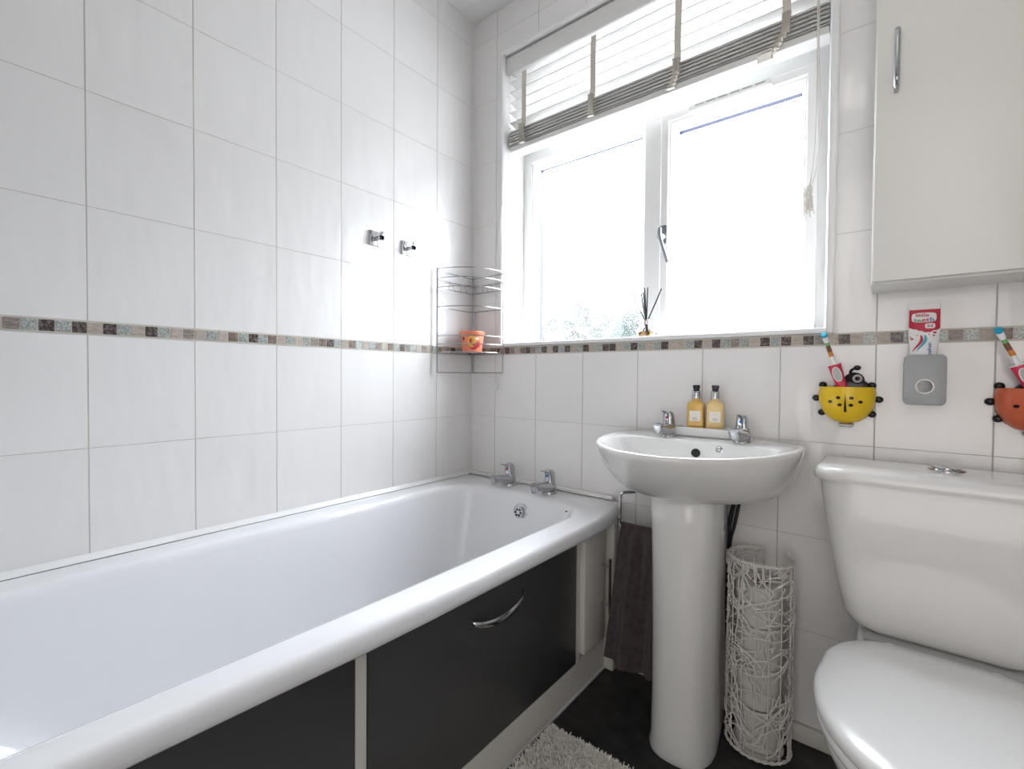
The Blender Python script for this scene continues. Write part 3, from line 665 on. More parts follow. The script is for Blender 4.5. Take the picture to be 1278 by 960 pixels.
# towel folded over the rail
bm = B(); rows = []
prof = []
for k in range(22): prof.append((-1, 0.505 - (0.505 - 0.088) * (21 - k) / 21.0))
for k in range(1, 8): prof.append((math.cos(PI - PI * k / 8), None))
for k in range(18): prof.append((1, 0.505 - (0.505 - 0.12) * k / 17.0))
NX = 26
for s, z in prof:
    row = []
    for i in range(NX):
        t = i / (NX - 1)
        zz = 0.505 + 0.011 * math.sqrt(max(0, 1 - s * s)) if z is None else z
        dwn = (0.505 - zz) / 0.42; dwn = max(0, dwn)
        xl = 0.742 - 0.050 * dwn ** 0.8; xr = 0.862 - 0.004 * dwn
        xx = xl + (xr - xl) * t
        wv = 0.013 * math.sin(t * 11 + 0.6) * min(1, dwn * 2.5) + 0.005 * math.sin(t * 23 + 1.0 + 3 * dwn) * min(1, dwn * 4)
        yy = -0.135 + s * (0.010 + 0.006 * dwn) + wv * (1 if s < 0 else 0.6)
        if z is not None and s < 0: zz += (0.012 * (2 * t - 1) ** 4 + 0.002 * math.sin(t * 9)) * dwn
        row.append(Vector((xx, yy, zz)))
    rows.append(row)
th = 0.0035
outer = [[p.copy() for p in r] for r in rows]
V = [[bm.verts.new(p) for p in r] for r in rows]
for a, b in zip(V, V[1:]):
    for i in range(NX - 1): bm.faces.new((a[i], a[i + 1], b[i + 1], b[i]))
bmesh.ops.recalc_face_normals(bm, faces=bm.faces[:])
bmesh.ops.solidify(bm, geom=bm.faces[:], thickness=0.005)
towel = obj('towel', bm, 'towel', label='dark mulberry towel hanging over the chrome rail beside the pedestal', cat='towel', angle=80)

# ------------------------------------------------------------------ wicker toilet roll holder
BC = Vector((1.1005, -0.085, 0)); BR = 0.0745; BH = 0.490
hold = empty('toilet_roll_holder', (BC.x, BC.y, 0), 'tall white woven wicker toilet roll holder on the floor beside the pedestal', 'toilet roll holder')
A0, A1 = math.radians(88), math.radians(412)
def cyl(a, z, r=0.0):
    z2 = z; rr = BR + r
    if a < A0 + 0.12: rr -= (A0 + 0.12 - a) * 0.05
    return Vector((BC.x + rr * math.cos(a), BC.y + rr * 0.93 * math.sin(a), z2))
rs = random.Random(11)
bm = B()
for k in range(15):
    a = A0 + (A1 - A0) * k / 14; tube(bm, [cyl(a, 0.004), cyl(a, 0.25, 0.001), cyl(a, BH - 0.002)], 0.0014 if 0 < k < 14 else 0.0024, 5)
for z in (0.006, BH - 0.004):
    for ph in (0, PI):
        tube(bm, [cyl(A0 + (A1 - A0) * j / 60, z + 0.0022 * math.sin(j * 1.3 + ph), 0.0022 * math.cos(j * 1.3 + ph)) for j in range(61)], 0.0024, 5)
tube(bm, [cyl(A1, BH - 0.004 ), cyl(A1 - 0.05, BH + 0.006), cyl(A1 - 0.2, BH + 0.010), cyl(A1 - 0.3, BH - 0.002)], 0.0022, 5)
obj('frame', bm, 'wicker', hold)
bm = B(); n = 0
while n < 280:
    a = rs.uniform(A0, A1); z = rs.uniform(0.0, BH); ln = rs.uniform(0.07, 0.17); th0 = rs.uniform(0, PI); cur = rs.uniform(-18, 18)
    pts = []; ang = th0; ok = True; K = 9
    for j in range(K):
        pts.append((a, z)); a += math.cos(ang) * ln / K / BR; z += math.sin(ang) * ln / K; ang += cur * ln / K
        if a < A0: a = A0
        if a > A1: a = A1
        z = min(max(z, 0.006), BH - 0.005)
    lay = rs.uniform(-0.0035, 0.0035)
    tube(bm, [cyl(p, q, lay + 0.0012 * math.sin(i * 1.4 + n)) for i, (p, q) in enumerate(pts)], 0.00155, 5); n += 1
obj('weave', bm, 'wicker', hold)
bm = B(); lathe(bm, [(0.060, 0.001), (0.060, 0.006), (0.02, 0.008)], BC, 28); obj('base', bm, 'wicker', hold)
rl = ['topmost white toilet roll inside the woven holder', 'white toilet roll second from the top inside the woven holder', 'white toilet roll third from the top inside the woven holder', 'lowest white toilet roll at the bottom of the woven holder']
for k in range(4):
    z = 0.010 + (3 - k) * 0.1035; c = (BC.x + (k % 2) * 0.003 - 0.002, BC.y + 0.002, z)
    r = empty('toilet_roll', c, rl[k], 'toilet roll', 'toilet rolls in the woven holder')
    bm = B(); lathe(bm, [(0.0215, 0.001), (0.050, 0.0), (0.054, 0.004), (0.0545, 0.05), (0.054, 0.098), (0.050, 0.102), (0.0215, 0.101)], c, 32, cap0=False, cap1=False); obj('paper', bm, 'paper', r)
    bm = B(); lathe(bm, [(0.0215, 0.001), (0.0215, 0.101), (0.0200, 0.101), (0.0200, 0.001), (0.0215, 0.001)], c, 24, cap0=False, cap1=False); obj('core', bm, 'cardboard', r)

# ------------------------------------------------------------------ toilet
TX = 1.435
wc = empty('toilet', (TX, -0.3, 0), 'white ceramic close-coupled toilet with its lid closed', 'toilet')
def cis(hw, y0, y1, r, z): return rrect(TX - hw, TX + hw, y0, y1, [r, r, 0.012, 0.012], z, 8, 6)
bm = B()
loft(bm, [cis(0.105, -0.160, -0.03, 0.03, 0.4105), cis(0.125, -0.182, -0.022, 0.04, 0.4135), cis(0.145, -0.192, -0.018, 0.045, 0.424), cis(0.157, -0.1945, -0.015, 0.045, 0.445), cis(0.167, -0.195, -0.014, 0.045, 0.49), cis(0.180, -0.1955, -0.013, 0.045, 0.56), cis(0.193, -0.196, -0.012, 0.045, 0.64), cis(0.201, -0.196, -0.012, 0.045, 0.70), cis(0.204, -0.196, -0.012, 0.045, 0.728)])
obj('cistern', bm, 'ceramic', wc, angle=60)
bm = B()
loft(bm, [cis(0.205, -0.197, -0.010, 0.045, 0.7235), cis(0.2135, -0.2045, -0.008, 0.050, 0.7245), cis(0.2155, -0.2065, -0.008, 0.052, 0.731), cis(0.2145, -0.2055, -0.008, 0.052, 0.741), cis(0.209, -0.200, -0.009, 0.050, 0.7495), cis(0.200, -0.190, -0.013, 0.045, 0.7535), cis(0.12, -0.15, -0.04, 0.03, 0.7550)])
obj('cistern_lid', bm, 'ceramic', wc, angle=60)
bm = B(); lathe(bm, [(0.031, 0), (0.031, 0.002), (0.0285, 0.0045), (0.0245, 0.005), (0.024, 0.004)], (1.446, -0.086, 0.7545), 32); fb = obj('flush_button', bm, 'chrome', wc, label='round chrome flush button')
bm = B()
for sgn, a0 in ((1, 0), (-1, PI)):
    pts = [Vector((1.446 + 0.0225 * math.cos(a0 + 0.06 + (PI - 0.12) * k / 16 - PI / 2.6), -0.086 + 0.0225 * math.sin(a0 + 0.06 + (PI - 0.12) * k / 16 - PI / 2.6), 0.7588)) for k in range(17)]
    loft(bm, [pts, [p + Vector((0, 0, 0.0028)) for p in pts]])
obj('button_half', bm, 'chrome', fb)
def seatloop(s, z, yb=-0.238, yf=-0.665, hw=0.181, n=64, dx=0.0):
    """D / horseshoe outline of a toilet seat"""
    o = []; cy = -0.43
    for k in range(n):
        t = 2 * PI * k / n; c, sn = math.cos(t), math.sin(t)
        if sn <= 0: x = hw * math.copysign(abs(c) ** 0.95, c); y = cy + (cy - yf) * -abs(sn) ** 0.95
        else:
            e = 2 / 5.5; yy_ = abs(sn) ** e; x = hw * math.copysign(abs(c) ** e, c) * (1 - 0.30 * yy_ ** 2.4); y = cy + (yb - cy) * yy_
        ctr = Vector((TX, -0.45, 0)); p = Vector((TX + x, y, 0)); p = ctr + (p - ctr) * s
        o.append(Vector((p.x, p.y, z)))
    return o
bm = B(); loft(bm, [seatloop(0.95, 0.405), seatloop(0.985, 0.406), seatloop(1.0, 0.411), seatloop(1.0, 0.418), seatloop(0.985, 0.4255), seatloop(0.95, 0.4295), seatloop(0.80, 0.4325), seatloop(0.4, 0.434)]); obj('seat_cover', bm, 'seat', wc, angle=60)
bm = B(); loft(bm, [seatloop(0.93, 0.384), seatloop(0.97, 0.385), seatloop(0.985, 0.391), seatloop(0.985, 0.399), seatloop(0.96, 0.4035), seatloop(0.9, 0.404)]); obj('seat_ring', bm, 'seat', wc, angle=60)
for x in (TX - 0.075, TX + 0.075):
    bm = B(); lathe(bm, [(0.014, 0.382), (0.014, 0.41), (0.012, 0.414)], (x, -0.225, 0), 16); obj('hinge', bm, 'white', wc)
bm = B()
loft(bm, [seatloop(0.55, 0.0, yb=-0.16), seatloop(0.56, 0.02, yb=-0.16), seatloop(0.52, 0.10, yb=-0.16), seatloop(0.56, 0.20, yb=-0.15), seatloop(0.72, 0.28, yb=-0.14), seatloop(0.86, 0.33, yb=-0.15), seatloop(0.93, 0.36, yb=-0.16), seatloop(0.945, 0.375, yb=-0.16), seatloop(0.93, 0.3835, yb=-0.16)])
loft(bm, [rrect(TX - 0.125, TX + 0.125, -0.30, -0.035, 0.03, 0.30, 6, 3), rrect(TX - 0.130, TX + 0.130, -0.30, -0.03, 0.03, 0.36, 6, 3), rrect(TX - 0.130, TX + 0.130, -0.30, -0.03, 0.03, 0.395, 6, 3), rrect(TX - 0.122, TX + 0.122, -0.29, -0.038, 0.03, 0.403, 6, 3)])
obj('pan', bm, 'ceramic', wc, angle=60)
bm = B(); box(bm, TX - 0.118, TX + 0.118, -0.215, -0.04, 0.402, 0.412, bev=0.003); obj('cistern_gasket', bm, 'lgrey', wc)

# ------------------------------------------------------------------ wall cabinet
cab = empty('wall_cabinet', (1.6, -0.08, 1.15), 'white wall cabinet with slim chrome bar handle above the toilet', 'cabinet')
bm = B(); box(bm, 1.314, 1.90, -0.132, -0.001, 1.148, 2.06, bev=0.0008); obj('carcass', bm, 'board', cab)
bm = B(); box(bm, 1.3165, 1.606, -0.150, -0.134, 1.152, 2.055, bev=0.001); d = obj('door', bm, 'board', cab)
bm = B(); box(bm, 1.610, 1.898, -0.150, -0.134, 1.152, 2.055, bev=0.001); obj('door', bm, 'board', cab)
bm = B(); tube(bm, smoothpath([(1.350, -0.149, 1.660), (1.350, -0.168, 1.660), (1.350, -0.176, 1.652), (1.350, -0.178, 1.64), (1.350, -0.178, 1.565), (1.350, -0.176, 1.553), (1.350, -0.168, 1.545), (1.350, -0.149, 1.545)], 4), 0.0052, 12)
obj('handle', bm, 'chrome', d)

# ------------------------------------------------------------------ robe hooks on the left wall
def hook(y, z, label):
    h = empty('robe_hook', (0, y, z), label, 'hook', 'robe hooks on the left wall')
    bm = B(); box(bm, 0.0004, 0.007, y - 0.024, y + 0.024, z - 0.024, z + 0.024, bev=0.001); obj('plate', bm, 'chrome', h)
    bm = B(); box(bm, 0.006, 0.045, y - 0.007, y + 0.007, z - 0.010, z + 0.004, bev=0.001); box(bm, 0.037, 0.045, y - 0.007, y + 0.007, z - 0.010, z + 0.016, bev=0.001); obj('hook_arm', bm, 'chrome', h)
hook(-0.478, 1.400, 'square chrome robe hook, farther from the corner shelf'); hook(-0.345, 1.396, 'square chrome robe hook, nearer the corner shelf')

# ------------------------------------------------------------------ corner wire caddy
cad = empty('corner_caddy', (0.09, -0.1, 0.956), 'two-tier chrome wire caddy hanging in the corner beside the window', 'caddy')
LP, RP, CP = Vector((0.014, -0.212, 0)), Vector((0.178, -0.018, 0)), Vector((0.012, -0.016, 0))
def at(p, z): return Vector((p.x, p.y, z))
def bow(z, n=18):
    o = []
    for k in range(n + 1):
        t = k / n; p = LP.lerp(RP, t); d = Vector((0.76, -0.65, 0)) * 0.062 * math.sin(PI * t) ** 0.8
        o.append(Vector((p.x + d.x, p.y + d.y, z)))
    return o
for p in (LP, RP, CP, LP + Vector((0.006, -0.003, 0)), CP + Vector((0.008, 0, 0))):
    bm = B(); tube(bm, [at(p, 0.954), at(p, 1.349)], 0.0020, 8); obj('post', bm, 'chrome_dull', cad)
bm = B()
bm.free()
for z in (1.346, 1.311, 1.203, 1.094, 1.063):
    bm = B(); tube(bm, bow(z), 0.0019, 8); obj('front_rail', bm, 'chrome_dull', cad)
for z in (1.340, 1.306, 1.203, 0.956):
    bm = B(); tube(bm, [at(LP, z), at(CP, z), at(RP, z)], 0.0019, 8); obj('rear_rail', bm, 'chrome_dull', cad)
for z in (1.277, 1.032):
    bm = B(); f = bow(z); tube(bm, f + [at(RP, z), at(CP, z), at(LP, z)], 0.0021, 8)
    c = at(CP, z)
    for k in range(1, 12):
        e = f[int(k * 18 / 12)]; a = LP.lerp(CP, k / 6) if k <= 6 else CP.lerp(RP, (k - 6) / 6); a = at(a, z)
        mid = a.lerp(e, 0.5) + Vector((0, 0, -0.001)); tube(bm, [a, mid, e], 0.0013, 6)
    obj('shelf', bm, 'chrome_dull', cad)
# orange tub on the lower tier
tb = empty('plastic_tub', (0.078, -0.085, 1.0345), 'small orange plastic tub on the lower tier of the corner caddy', 'tub')
c = ROOTLOC[tb]
bm = B(); lathe(bm, [(0.036, 0), (0.038, 0.002), (0.0455, 0.066), (0.0475, 0.067), (0.0475, 0.070), (0.046, 0.071)], c, 36); obj('tub_body', bm, 'tub', tb)
bm = B(); lathe(bm, [(0.0485, 0.070), (0.0495, 0.0715), (0.0495, 0.079), (0.048, 0.081), (0.044, 0.081), (0.042, 0.079)], c, 36); obj('lid', bm, 'tub', tb)
def wrap(bm, a, z0, ra, rz, m, zr=0.0):
    """elliptical print wrapped on the tub"""
    n = 20; vs = []
    def pt(aa, zz): r = 0.0382 + (zz - 0.002) * 0.117 + 0.0006; return Vector((c.x + r * math.cos(aa), c.y + r * math.sin(aa), c.z + zz))
    ctr = bm.verts.new(pt(a, z0))
    ring = [bm.verts.new(pt(a + ra * math.cos(2 * PI * k / n), z0 + rz * math.sin(2 * PI * k / n))) for k in range(n)]
    for k in range(n): f = bm.faces.new((ctr, ring[k], ring[(k + 1) % n])); f.material_index = m
ac = math.atan2(-1.33, 1.27)
bm = B(); wrap(bm, ac, 0.040, 0.42, 0.022, 0)
for da, dz, ra, rz, m in ((0.12, -0.020, 0.35, 0.010, 1), (0.55, -0.010, 0.25, 0.012, 1), (-0.85, 0.012, 0.12, 0.006, 2), (0.42, 0.012, 0.20, 0.004, 3), (-0.1, 0.004, 0.18, 0.009, 1)): wrap(bm, ac + da, 0.040 + dz, ra, rz, m)
obj('printed_label', bm, ['yprint', 'red', 'blackp', 'label'], tb, label='yellow and red printed picture')

# ------------------------------------------------------------------ reed diffuser on the sill
SZ = 1.0727
rd = empty('reed_diffuser', (0.735, 0.040, SZ), 'glass reed diffuser with amber oil and black reeds on the window sill', 'diffuser')
c = ROOTLOC[rd]
bm = B(); lathe(bm, [(0.027, 0.0), (0.0295, 0.002), (0.031, 0.010), (0.029, 0.021), (0.022, 0.031), (0.012, 0.036), (0.0095, 0.038), (0.0095, 0.041), (0.0085, 0.041), (0.0085, 0.037), (0.011, 0.034), (0.020, 0.029), (0.0265, 0.020), (0.0285, 0.010), (0.0275, 0.004), (0.026, 0.003)], c, 36); obj('glass_bottle', bm, 'glass', rd, angle=80)
bm = B(); lathe(bm, [(0.0255, 0.0034), (0.0272, 0.005), (0.0280, 0.010), (0.0267, 0.018)], c, 36); obj('oil', bm, 'amber', rd)
bm = B(); lathe(bm, [(0.0098, 0.040), (0.0105, 0.041), (0.0105, 0.056), (0.0098, 0.057), (0.0065, 0.057), (0.0065, 0.040)], c, 28); obj('collar', bm, 'rosegold', rd)
for (tx, ty, tz) in ((-0.052, -0.004, 0.150), (-0.025, 0.008, 0.152), (-0.020, 0.018, 0.150), (-0.008, 0.0, 0.161), (0.001, 0.004, 0.162), (0.050, -0.006, 0.150), (0.047, 0.004, 0.153)):
    bm = B(); t = Vector((tx, ty, tz)); b0 = Vector((-tx * 0.28, -ty * 0.2, 0.010)); b0 = Vector((0, 0, 0.045)) + (Vector((0, 0, 0.045)) - t) * 0.32
    b0.z = max(b0.z, 0.008); tube(bm, [c + b0, c + t], 0.0021, 7); obj('reed', bm, 'reed', rd)

# ------------------------------------------------------------------ ladybird holders, toothbrushes, toothpaste
def ladybird(cx, cz, m, label, scale=1.0, tilt=0.0):
    h = empty('ladybird_holder', (cx, 0, cz), label, 'holder', 'ladybird toothbrush holders')
    hw = 0.0575
    # back plate (black) with six feet, a head and antennae
    bm = B()
    def oval(pts, y0, y1):
        loft(bm, [[Vector((x, y1, z)) for x, z in pts], [Vector((x, y0, z)) for x, z in pts]])
    oval([(cx + 0.054 * math.cos(a), cz + 0.044 * math.sin(a)) for a in [2 * PI * k / 40 for k in range(40)]], -0.006, -0.0006)
    obj('back_plate', bm, 'blackp', h)
    for fx, fz in ((-0.049, 0.048), (0.049, 0.048), (-0.0625, 0.0145), (0.0625, 0.0145), (-0.0500, -0.021), (0.0500, -0.021)):
        bm = B(); ball(bm, (cx + fx, -0.0082, cz + fz), 0.0080, sx=1.1, sy=0.9, seg=16); tube(bm, [(cx + fx * 0.8, -0.005, cz + fz * 0.8), (cx + fx, -0.006, cz + fz)], 0.004, 8); obj('foot', bm, 'blackp', h)
    bm = B()   # head: low dome to the right of the brush
    pts = [(-0.035, 0.036), (-0.020, 0.052), (0.000, 0.074), (0.012, 0.080), (0.024, 0.077), (0.033, 0.068), (0.036, 0.058), (0.046, 0.050), (0.050, 0.040)]
    loft(bm, [[Vector((cx + x * s, y, cz + 0.04 + (z - 0.04) * s)) for x, z in pts] for y, s in ((-0.001, 1.0), (-0.008, 1.0), (-0.013, 0.93), (-0.0155, 0.80))])
    hd = obj('head', bm, 'blackp', h)
    bm = B(); tube(bm, smoothpath([(cx + 0.006, -0.010, cz + 0.074), (cx + 0.008, -0.012, cz + 0.083), (cx + 0.014, -0.014, cz + 0.088), (cx + 0.020, -0.014, cz + 0.090)], 4), [0.003] * 9 + [0.004] * 4, 8); ball(bm, (cx + 0.020, -0.014, cz + 0.090), 0.0062, sx=1.25, seg=14); obj('antenna', bm, 'blackp', hd)
    bm = B(); lathe(bm, [(0.0120, 0.0), (0.0125, 0.002), (0.0105, 0.003), (0.010, 0.0015), (0.0085, 0.0015)], (cx + 0.021, -0.0150, cz + 0.064), 24, Matrix.Rotation(PI / 2, 4, 'X')); ball(bm, (cx + 0.021, -0.0180, cz + 0.064), 0.0052, seg=14); obj('eye', bm, 'blackp', hd)
    bm = B(); lathe(bm, [(0.0092, 0.0032), (0.0100, 0.0036), (0.0092, 0.0040), (0.0084, 0.0036)], (cx + 0.021, -0.0150, cz + 0.064), 24, Matrix.Rotation(PI / 2, 4, 'X')); obj('eye_ring', bm, 'lgrey', hd)
    # cup: bulging half bowl
    bm = B(); rows = []; NU, NV = 30, 14
    for j in range(NV + 1):
        v = j / NV; z = cz + 0.044 - 0.0 - (0.044 + 0.047) * v
        wdt = hw * (1 - 0.0 * v) * math.sqrt(max(0.0, 1 - max(0.0, (v - 0.18) / 0.82) ** 2.3)) if v > 0.18 else hw * (0.93 + 0.07 * math.sin(v / 0.18 * PI / 2))
        dep = 0.048 * math.sqrt(max(0.0, 1 - (v * 0.98) ** 2.4)) + 0.003
        rows.append([Vector((cx + wdt * math.cos(PI + PI * i / NU), -0.006 - dep * abs(math.sin(PI * i / NU)) ** 0.8, z)) for i in range(NU + 1)])
    V = [[bm.verts.new(p) for p in r] for r in rows]
    for a, b in zip(V, V[1:]):
        for i in range(NU): bm.faces.new((a[i], a[i + 1], b[i + 1], b[i]))
    bmesh.ops.recalc_face_normals(bm, faces=bm.faces[:]); bmesh.ops.solidify(bm, geom=bm.faces[:], thickness=0.0015)
    cup = obj('cup', bm, m, h, angle=60)
    def cup_y(dx, dz):
        v = (0.044 - dz) / 0.091; wdt = hw * math.sqrt(max(0.0, 1 - max(0.0, (v - 0.18) / 0.82) ** 2.3)); dep = 0.048 * math.sqrt(max(0.0, 1 - (v * 0.98) ** 2.4)) + 0.003
        s = math.sqrt(max(0, 1 - (dx / wdt) ** 2)); return -0.006 - dep * s ** 0.8
    bm = B()
    for dx, dz in ((-0.030, 0.008), (-0.014, 0.018), (-0.011, 0.001), (0.012, 0.018), (0.029, 0.009), (0.011, 0.001)):
        n = 14; ce = bm.verts.new((cx + dx, cup_y(dx, dz) - 0.0012, cz + dz)); rg = [bm.verts.new((cx + dx + 0.0045 * math.cos(2 * PI * k / n), cup_y(dx + 0.0045 * math.cos(2 * PI * k / n), dz + 0.0037 * math.sin(2 * PI * k / n)) - 0.0010, cz + dz + 0.0037 * math.sin(2 * PI * k / n))) for k in range(n)]
        for k in range(n): bm.faces.new((ce, rg[k], rg[(k + 1) % n]))
    prev = None
    for k in range(9):
        dz = 0.026 - 0.042 * k / 8; hwid = 0.0002 + 0.0028 * k / 8
        pr = [bm.verts.new((cx + s * hwid, cup_y(0, dz) - 0.0010, cz + dz)) for s in (-1, 1)]
        if prev: bm.faces.new((prev[0], prev[1], pr[1], pr[0]))
        prev = pr
    obj('spot', bm, 'blackp', cup, smooth=False, label='black spots and wing line')
    bm = B(); box(bm, cx - 0.014, cx + 0.014, -0.030, -0.001, cz - 0.0535, cz - 0.046, bev=0.002); obj('drain_tab', bm, 'lgrey', h)
    return h
ladybird(1.269, 0.881, 'yellow', 'yellow ladybird toothbrush holder stuck on the tiles left of the dispenser')
ladybird(1.579, 0.884, 'orange', 'orange red ladybird toothbrush holder at the right edge of view')
def toothbrush(base, top, wdir, label, s=1.0):
    """base and top of the brush; wdir the direction across its width"""
    a, b = Vector(base), Vector(top); ax = (b - a); Ln = ax.length; ax.normalize()
    wd = Vector(wdir); wd = (wd - ax * wd.dot(ax)).normalized(); dp = wd.cross(ax)          # dp points to the room
    if dp.y > 0: dp = -dp
    t = empty('electric_toothbrush', base, label, 'toothbrush', 'electric toothbrushes in the ladybird holders')
    def ring(l, hw, hd, off=0.0, n=18):
        return [a + ax * l + wd * (hw * math.copysign(abs(math.cos(q)) ** 0.7, math.cos(q))) + dp * (off + hd * math.copysign(abs(math.sin(q)) ** 0.7, math.sin(q))) for q in [2 * PI * k / n for k in range(n)]]
    H = Ln * 0.52
    bm = B(); loft(bm, [ring(0, 0.0100, 0.010), ring(H * 0.5, 0.0115, 0.011), ring(H * 0.85, 0.0132, 0.0115), ring(H * 0.97, 0.0140, 0.0110)]); hd = obj('handle', bm, 'pink', t, angle=60)
    bm = B(); loft(bm, [ring(H * 0.965, 0.0146, 0.0115), ring(H * 0.985, 0.0148, 0.0115), ring(H * 1.0, 0.0120, 0.010)]); loft(bm, [ring(H * 0.99, 0.0050, 0.005), ring(H * 1.08, 0.0055, 0.0055), ring(H * 1.10, 0.0047, 0.0047), ring(H * 1.20, 0.0045, 0.0045)]); obj('neck_ring', bm, 'white', t, angle=60)
    bm = B()
    def pad(e, m, lift):
        pts = [a + ax * (H * 0.66 + (0.0165 + e) * math.sin(q)) + wd * ((0.0075 + e) * math.copysign(abs(math.cos(q)) ** 0.8, math.cos(q))) for q in [2 * PI * k / 24 for k in range(24)]]
        loft(bm, [[p + dp * 0.006 for p in pts], [p + dp * lift for p in pts]], mi=m)
    pad(0.0016, 0, 0.0128); pad(0.0, 1, 0.0136)
    obj('switch_pad', bm, ['white', 'lgrey'], hd, label='white-rimmed grey switch pad')
    bm = B(); K = H * 1.18; E = Ln * 0.90
    loft(bm, [ring(K, 0.0042, 0.0042), ring(K + 0.003, 0.0052, 0.0050), ring((K + E) / 2, 0.0047, 0.0046), ring(E, 0.0042, 0.004)]); st = obj('brush_stem', bm, 'white', t, angle=60)
    bm = B()
    for l0, l1, m in ((0.10, 0.38, 1), (0.38, 0.52, 0), (0.52, 0.74, 0), (0.74, 0.92, 2)):
        la, lb = K + (E - K) * l0, K + (E - K) * l1; loft(bm, [ring(la, 0.0052 - 0.001 * l0, 0.0053 - 0.001 * l0), ring(lb, 0.0052 - 0.001 * l1, 0.0053 - 0.001 * l1)], mi=m)
    obj('printed_band', bm, ['brown', 'oprint', 'gprint'], st, label='brown and orange printed sleeve')
    bm = B(); loft(bm, [ring(E - 0.002, 0.0050, 0.004), ring(E + 0.005, 0.0062, 0.0045), ring(Ln, 0.0058, 0.0045)])
    obj('brush_head', bm, 'white', t, angle=60)
    bm = B(); hc = a + ax * (Ln - 0.001); md = (ax * 0.6 + dp * 0.8).normalized(); RMx = md.to_track_quat('Z', 'Y').to_matrix().to_4x4()
    lathe(bm, [(0.0064, 0.0), (0.0068, 0.006), (0.0062, 0.0085), (0.002, 0.009)], hc, 18, RMx); obj('bristles', bm, 'blue', t)
    return t
toothbrush((1.2665, -0.037, 0.905), (1.2235, -0.032, 1.0495), (1, 0, 0.25), 'red and white toothbrush leaning in the yellow ladybird holder')
toothbrush((1.582, -0.038, 0.905), (1.522, -0.044, 1.044), (1, 0, 0.4), 'red and white toothbrush leaning in the orange ladybird holder')

# toothpaste dispenser (grey block) and the tube standing in it
dsp = empty('toothpaste_dispenser', (1.41, 0, 0.942), 'grey rounded wall-mounted toothpaste dispenser with round opening', 'dispenser')
X0, X1, Z0, Z1 = 1.3745, 1.4455, 0.888, 0.999; HX, HZ, HR = 1.410, 0.929, 0.0155
bm = B(); n = 40
NA = 64; hole = [2 * PI * k / NA for k in range(NA)]
def outl(i, y):
    cx, cz, hx, hz, rr = (X0 + X1) / 2, (Z0 + Z1) / 2, (X1 - X0) / 2 - i, (Z1 - Z0) / 2 - i, 0.010 - i; o = []
    for a in hole:
        lo, hi = 0.0, 0.2
        for _ in range(30):
            t = (lo + hi) / 2; qx = abs(HX + t * math.cos(a) - cx) - hx + rr; qz = abs(HZ + t * math.sin(a) - cz) - hz + rr
            d = math.hypot(max(qx, 0), max(qz, 0)) + min(max(qx, qz), 0) - rr
            if d > 0: hi = t
            else: lo = t
        o.append(Vector((HX + lo * math.cos(a), y, HZ + lo * math.sin(a))))
    return o
ol = outl(0.0015, -0.052)
def hl(r, y): return [Vector((HX + r * math.cos(a), y, HZ + r * math.sin(a))) for a in hole]
loft(bm, [hl(HR, -0.0006), outl(0, -0.0006), outl(0, -0.0505), ol, hl(HR, -0.052), hl(HR, -0.0006)], cap0=False, cap1=False)
obj('casing', bm, 'grey', dsp, angle=50)
bm = B(); loft(bm, [hl(HR + 0.0004, -0.0515), hl(HR + 0.0004, -0.0535), hl(HR - 0.0018, -0.0535), hl(HR - 0.002, -0.004), hl(0.001, -0.0035)], cap0=False, cap1=True)
obj('opening_ring', bm, 'white', dsp, label='white ring lining the round opening', angle=50)
tp = empty('toothpaste_tube', (1.408, -0.028, 0.990), 'red and white toothpaste tube upside down in the grey dispenser', 'toothpaste')
TZ0, TZ1 = 0.990, 1.1115
bm = B(); rows = []
def tsec(z):
    t = (z - TZ0) / (TZ1 - TZ0); hw = 0.0225 + 0.0045 * min(1, t * 2.2); hd = max(0.0012, 0.0135 * (1 - t) ** 0.8); yc = -0.026 - 0.006 * (t ** 1.5) * 0
    return hw, hd, yc
for k in range(15):
    z = TZ0 + (TZ1 - TZ0) * k / 14; hw, hd, yc = tsec(z)
    rows.append([Vector((1.408 + hw * math.copysign(abs(math.cos(a)) ** 0.8, math.cos(a)), yc + hd * math.sin(a), z)) for a in [2 * PI * j / 28 for j in range(28)]])
loft(bm, rows); tbd = obj('tube_body', bm, 'white', tp, angle=60)
def front(x, z, e=0.0004):
    hw, hd, yc = tsec(z); q = min(0.999, abs(x - 1.408) / hw) ** (1 / 0.8); return yc - hd * math.sqrt(1 - q * q) - e
def patch(bm, rows_, e, mi=0):
    """rows_: list of (z, x_left, x_right) painted on the front of the tube"""
    prev = None
    for z, xa, xb in rows_:
        r = [bm.verts.new((xa + (xb - xa) * k / 8, front(xa + (xb - xa) * k / 8, z, e), z)) for k in range(9)]
        if prev:
            for k in range(8): f = bm.faces.new((prev[k], prev[k + 1], r[k + 1], r[k])); f.material_index = mi
        prev = r
def ell(bm, cx, cz, rx, rz, e, mi, ex=1.0, n=24):
    ce = bm.verts.new((cx, front(cx, cz, e), cz)); rg = []
    for k in range(n):
        q = 2 * PI * k / n; x = cx + rx * math.copysign(abs(math.cos(q)) ** ex, math.cos(q)); z = cz + rz * math.copysign(abs(math.sin(q)) ** ex, math.sin(q)); rg.append(bm.verts.new((x, front(x, z, e), z)))
    for k in range(n): f = bm.faces.new((ce, rg[k], rg[(k + 1) % n])); f.material_index = mi
TXc = 1.408
bm = B()
n_ = 16   # red panel with a V-shaped lower edge
cols = []
for i in range(n_ + 1):
    t = i / n_; x = TXc - 0.0262 + 0.0524 * t; zb = 1.0480 + 0.0100 * abs(t - 0.60) / 0.5 + 0.0010 * math.sin(i * 2.1)
    cols.append([bm.verts.new((x, front(x, zb + (1.1000 - zb) * k / 6, 0.0004), zb + (1.1000 - zb) * k / 6)) for k in range(7)])
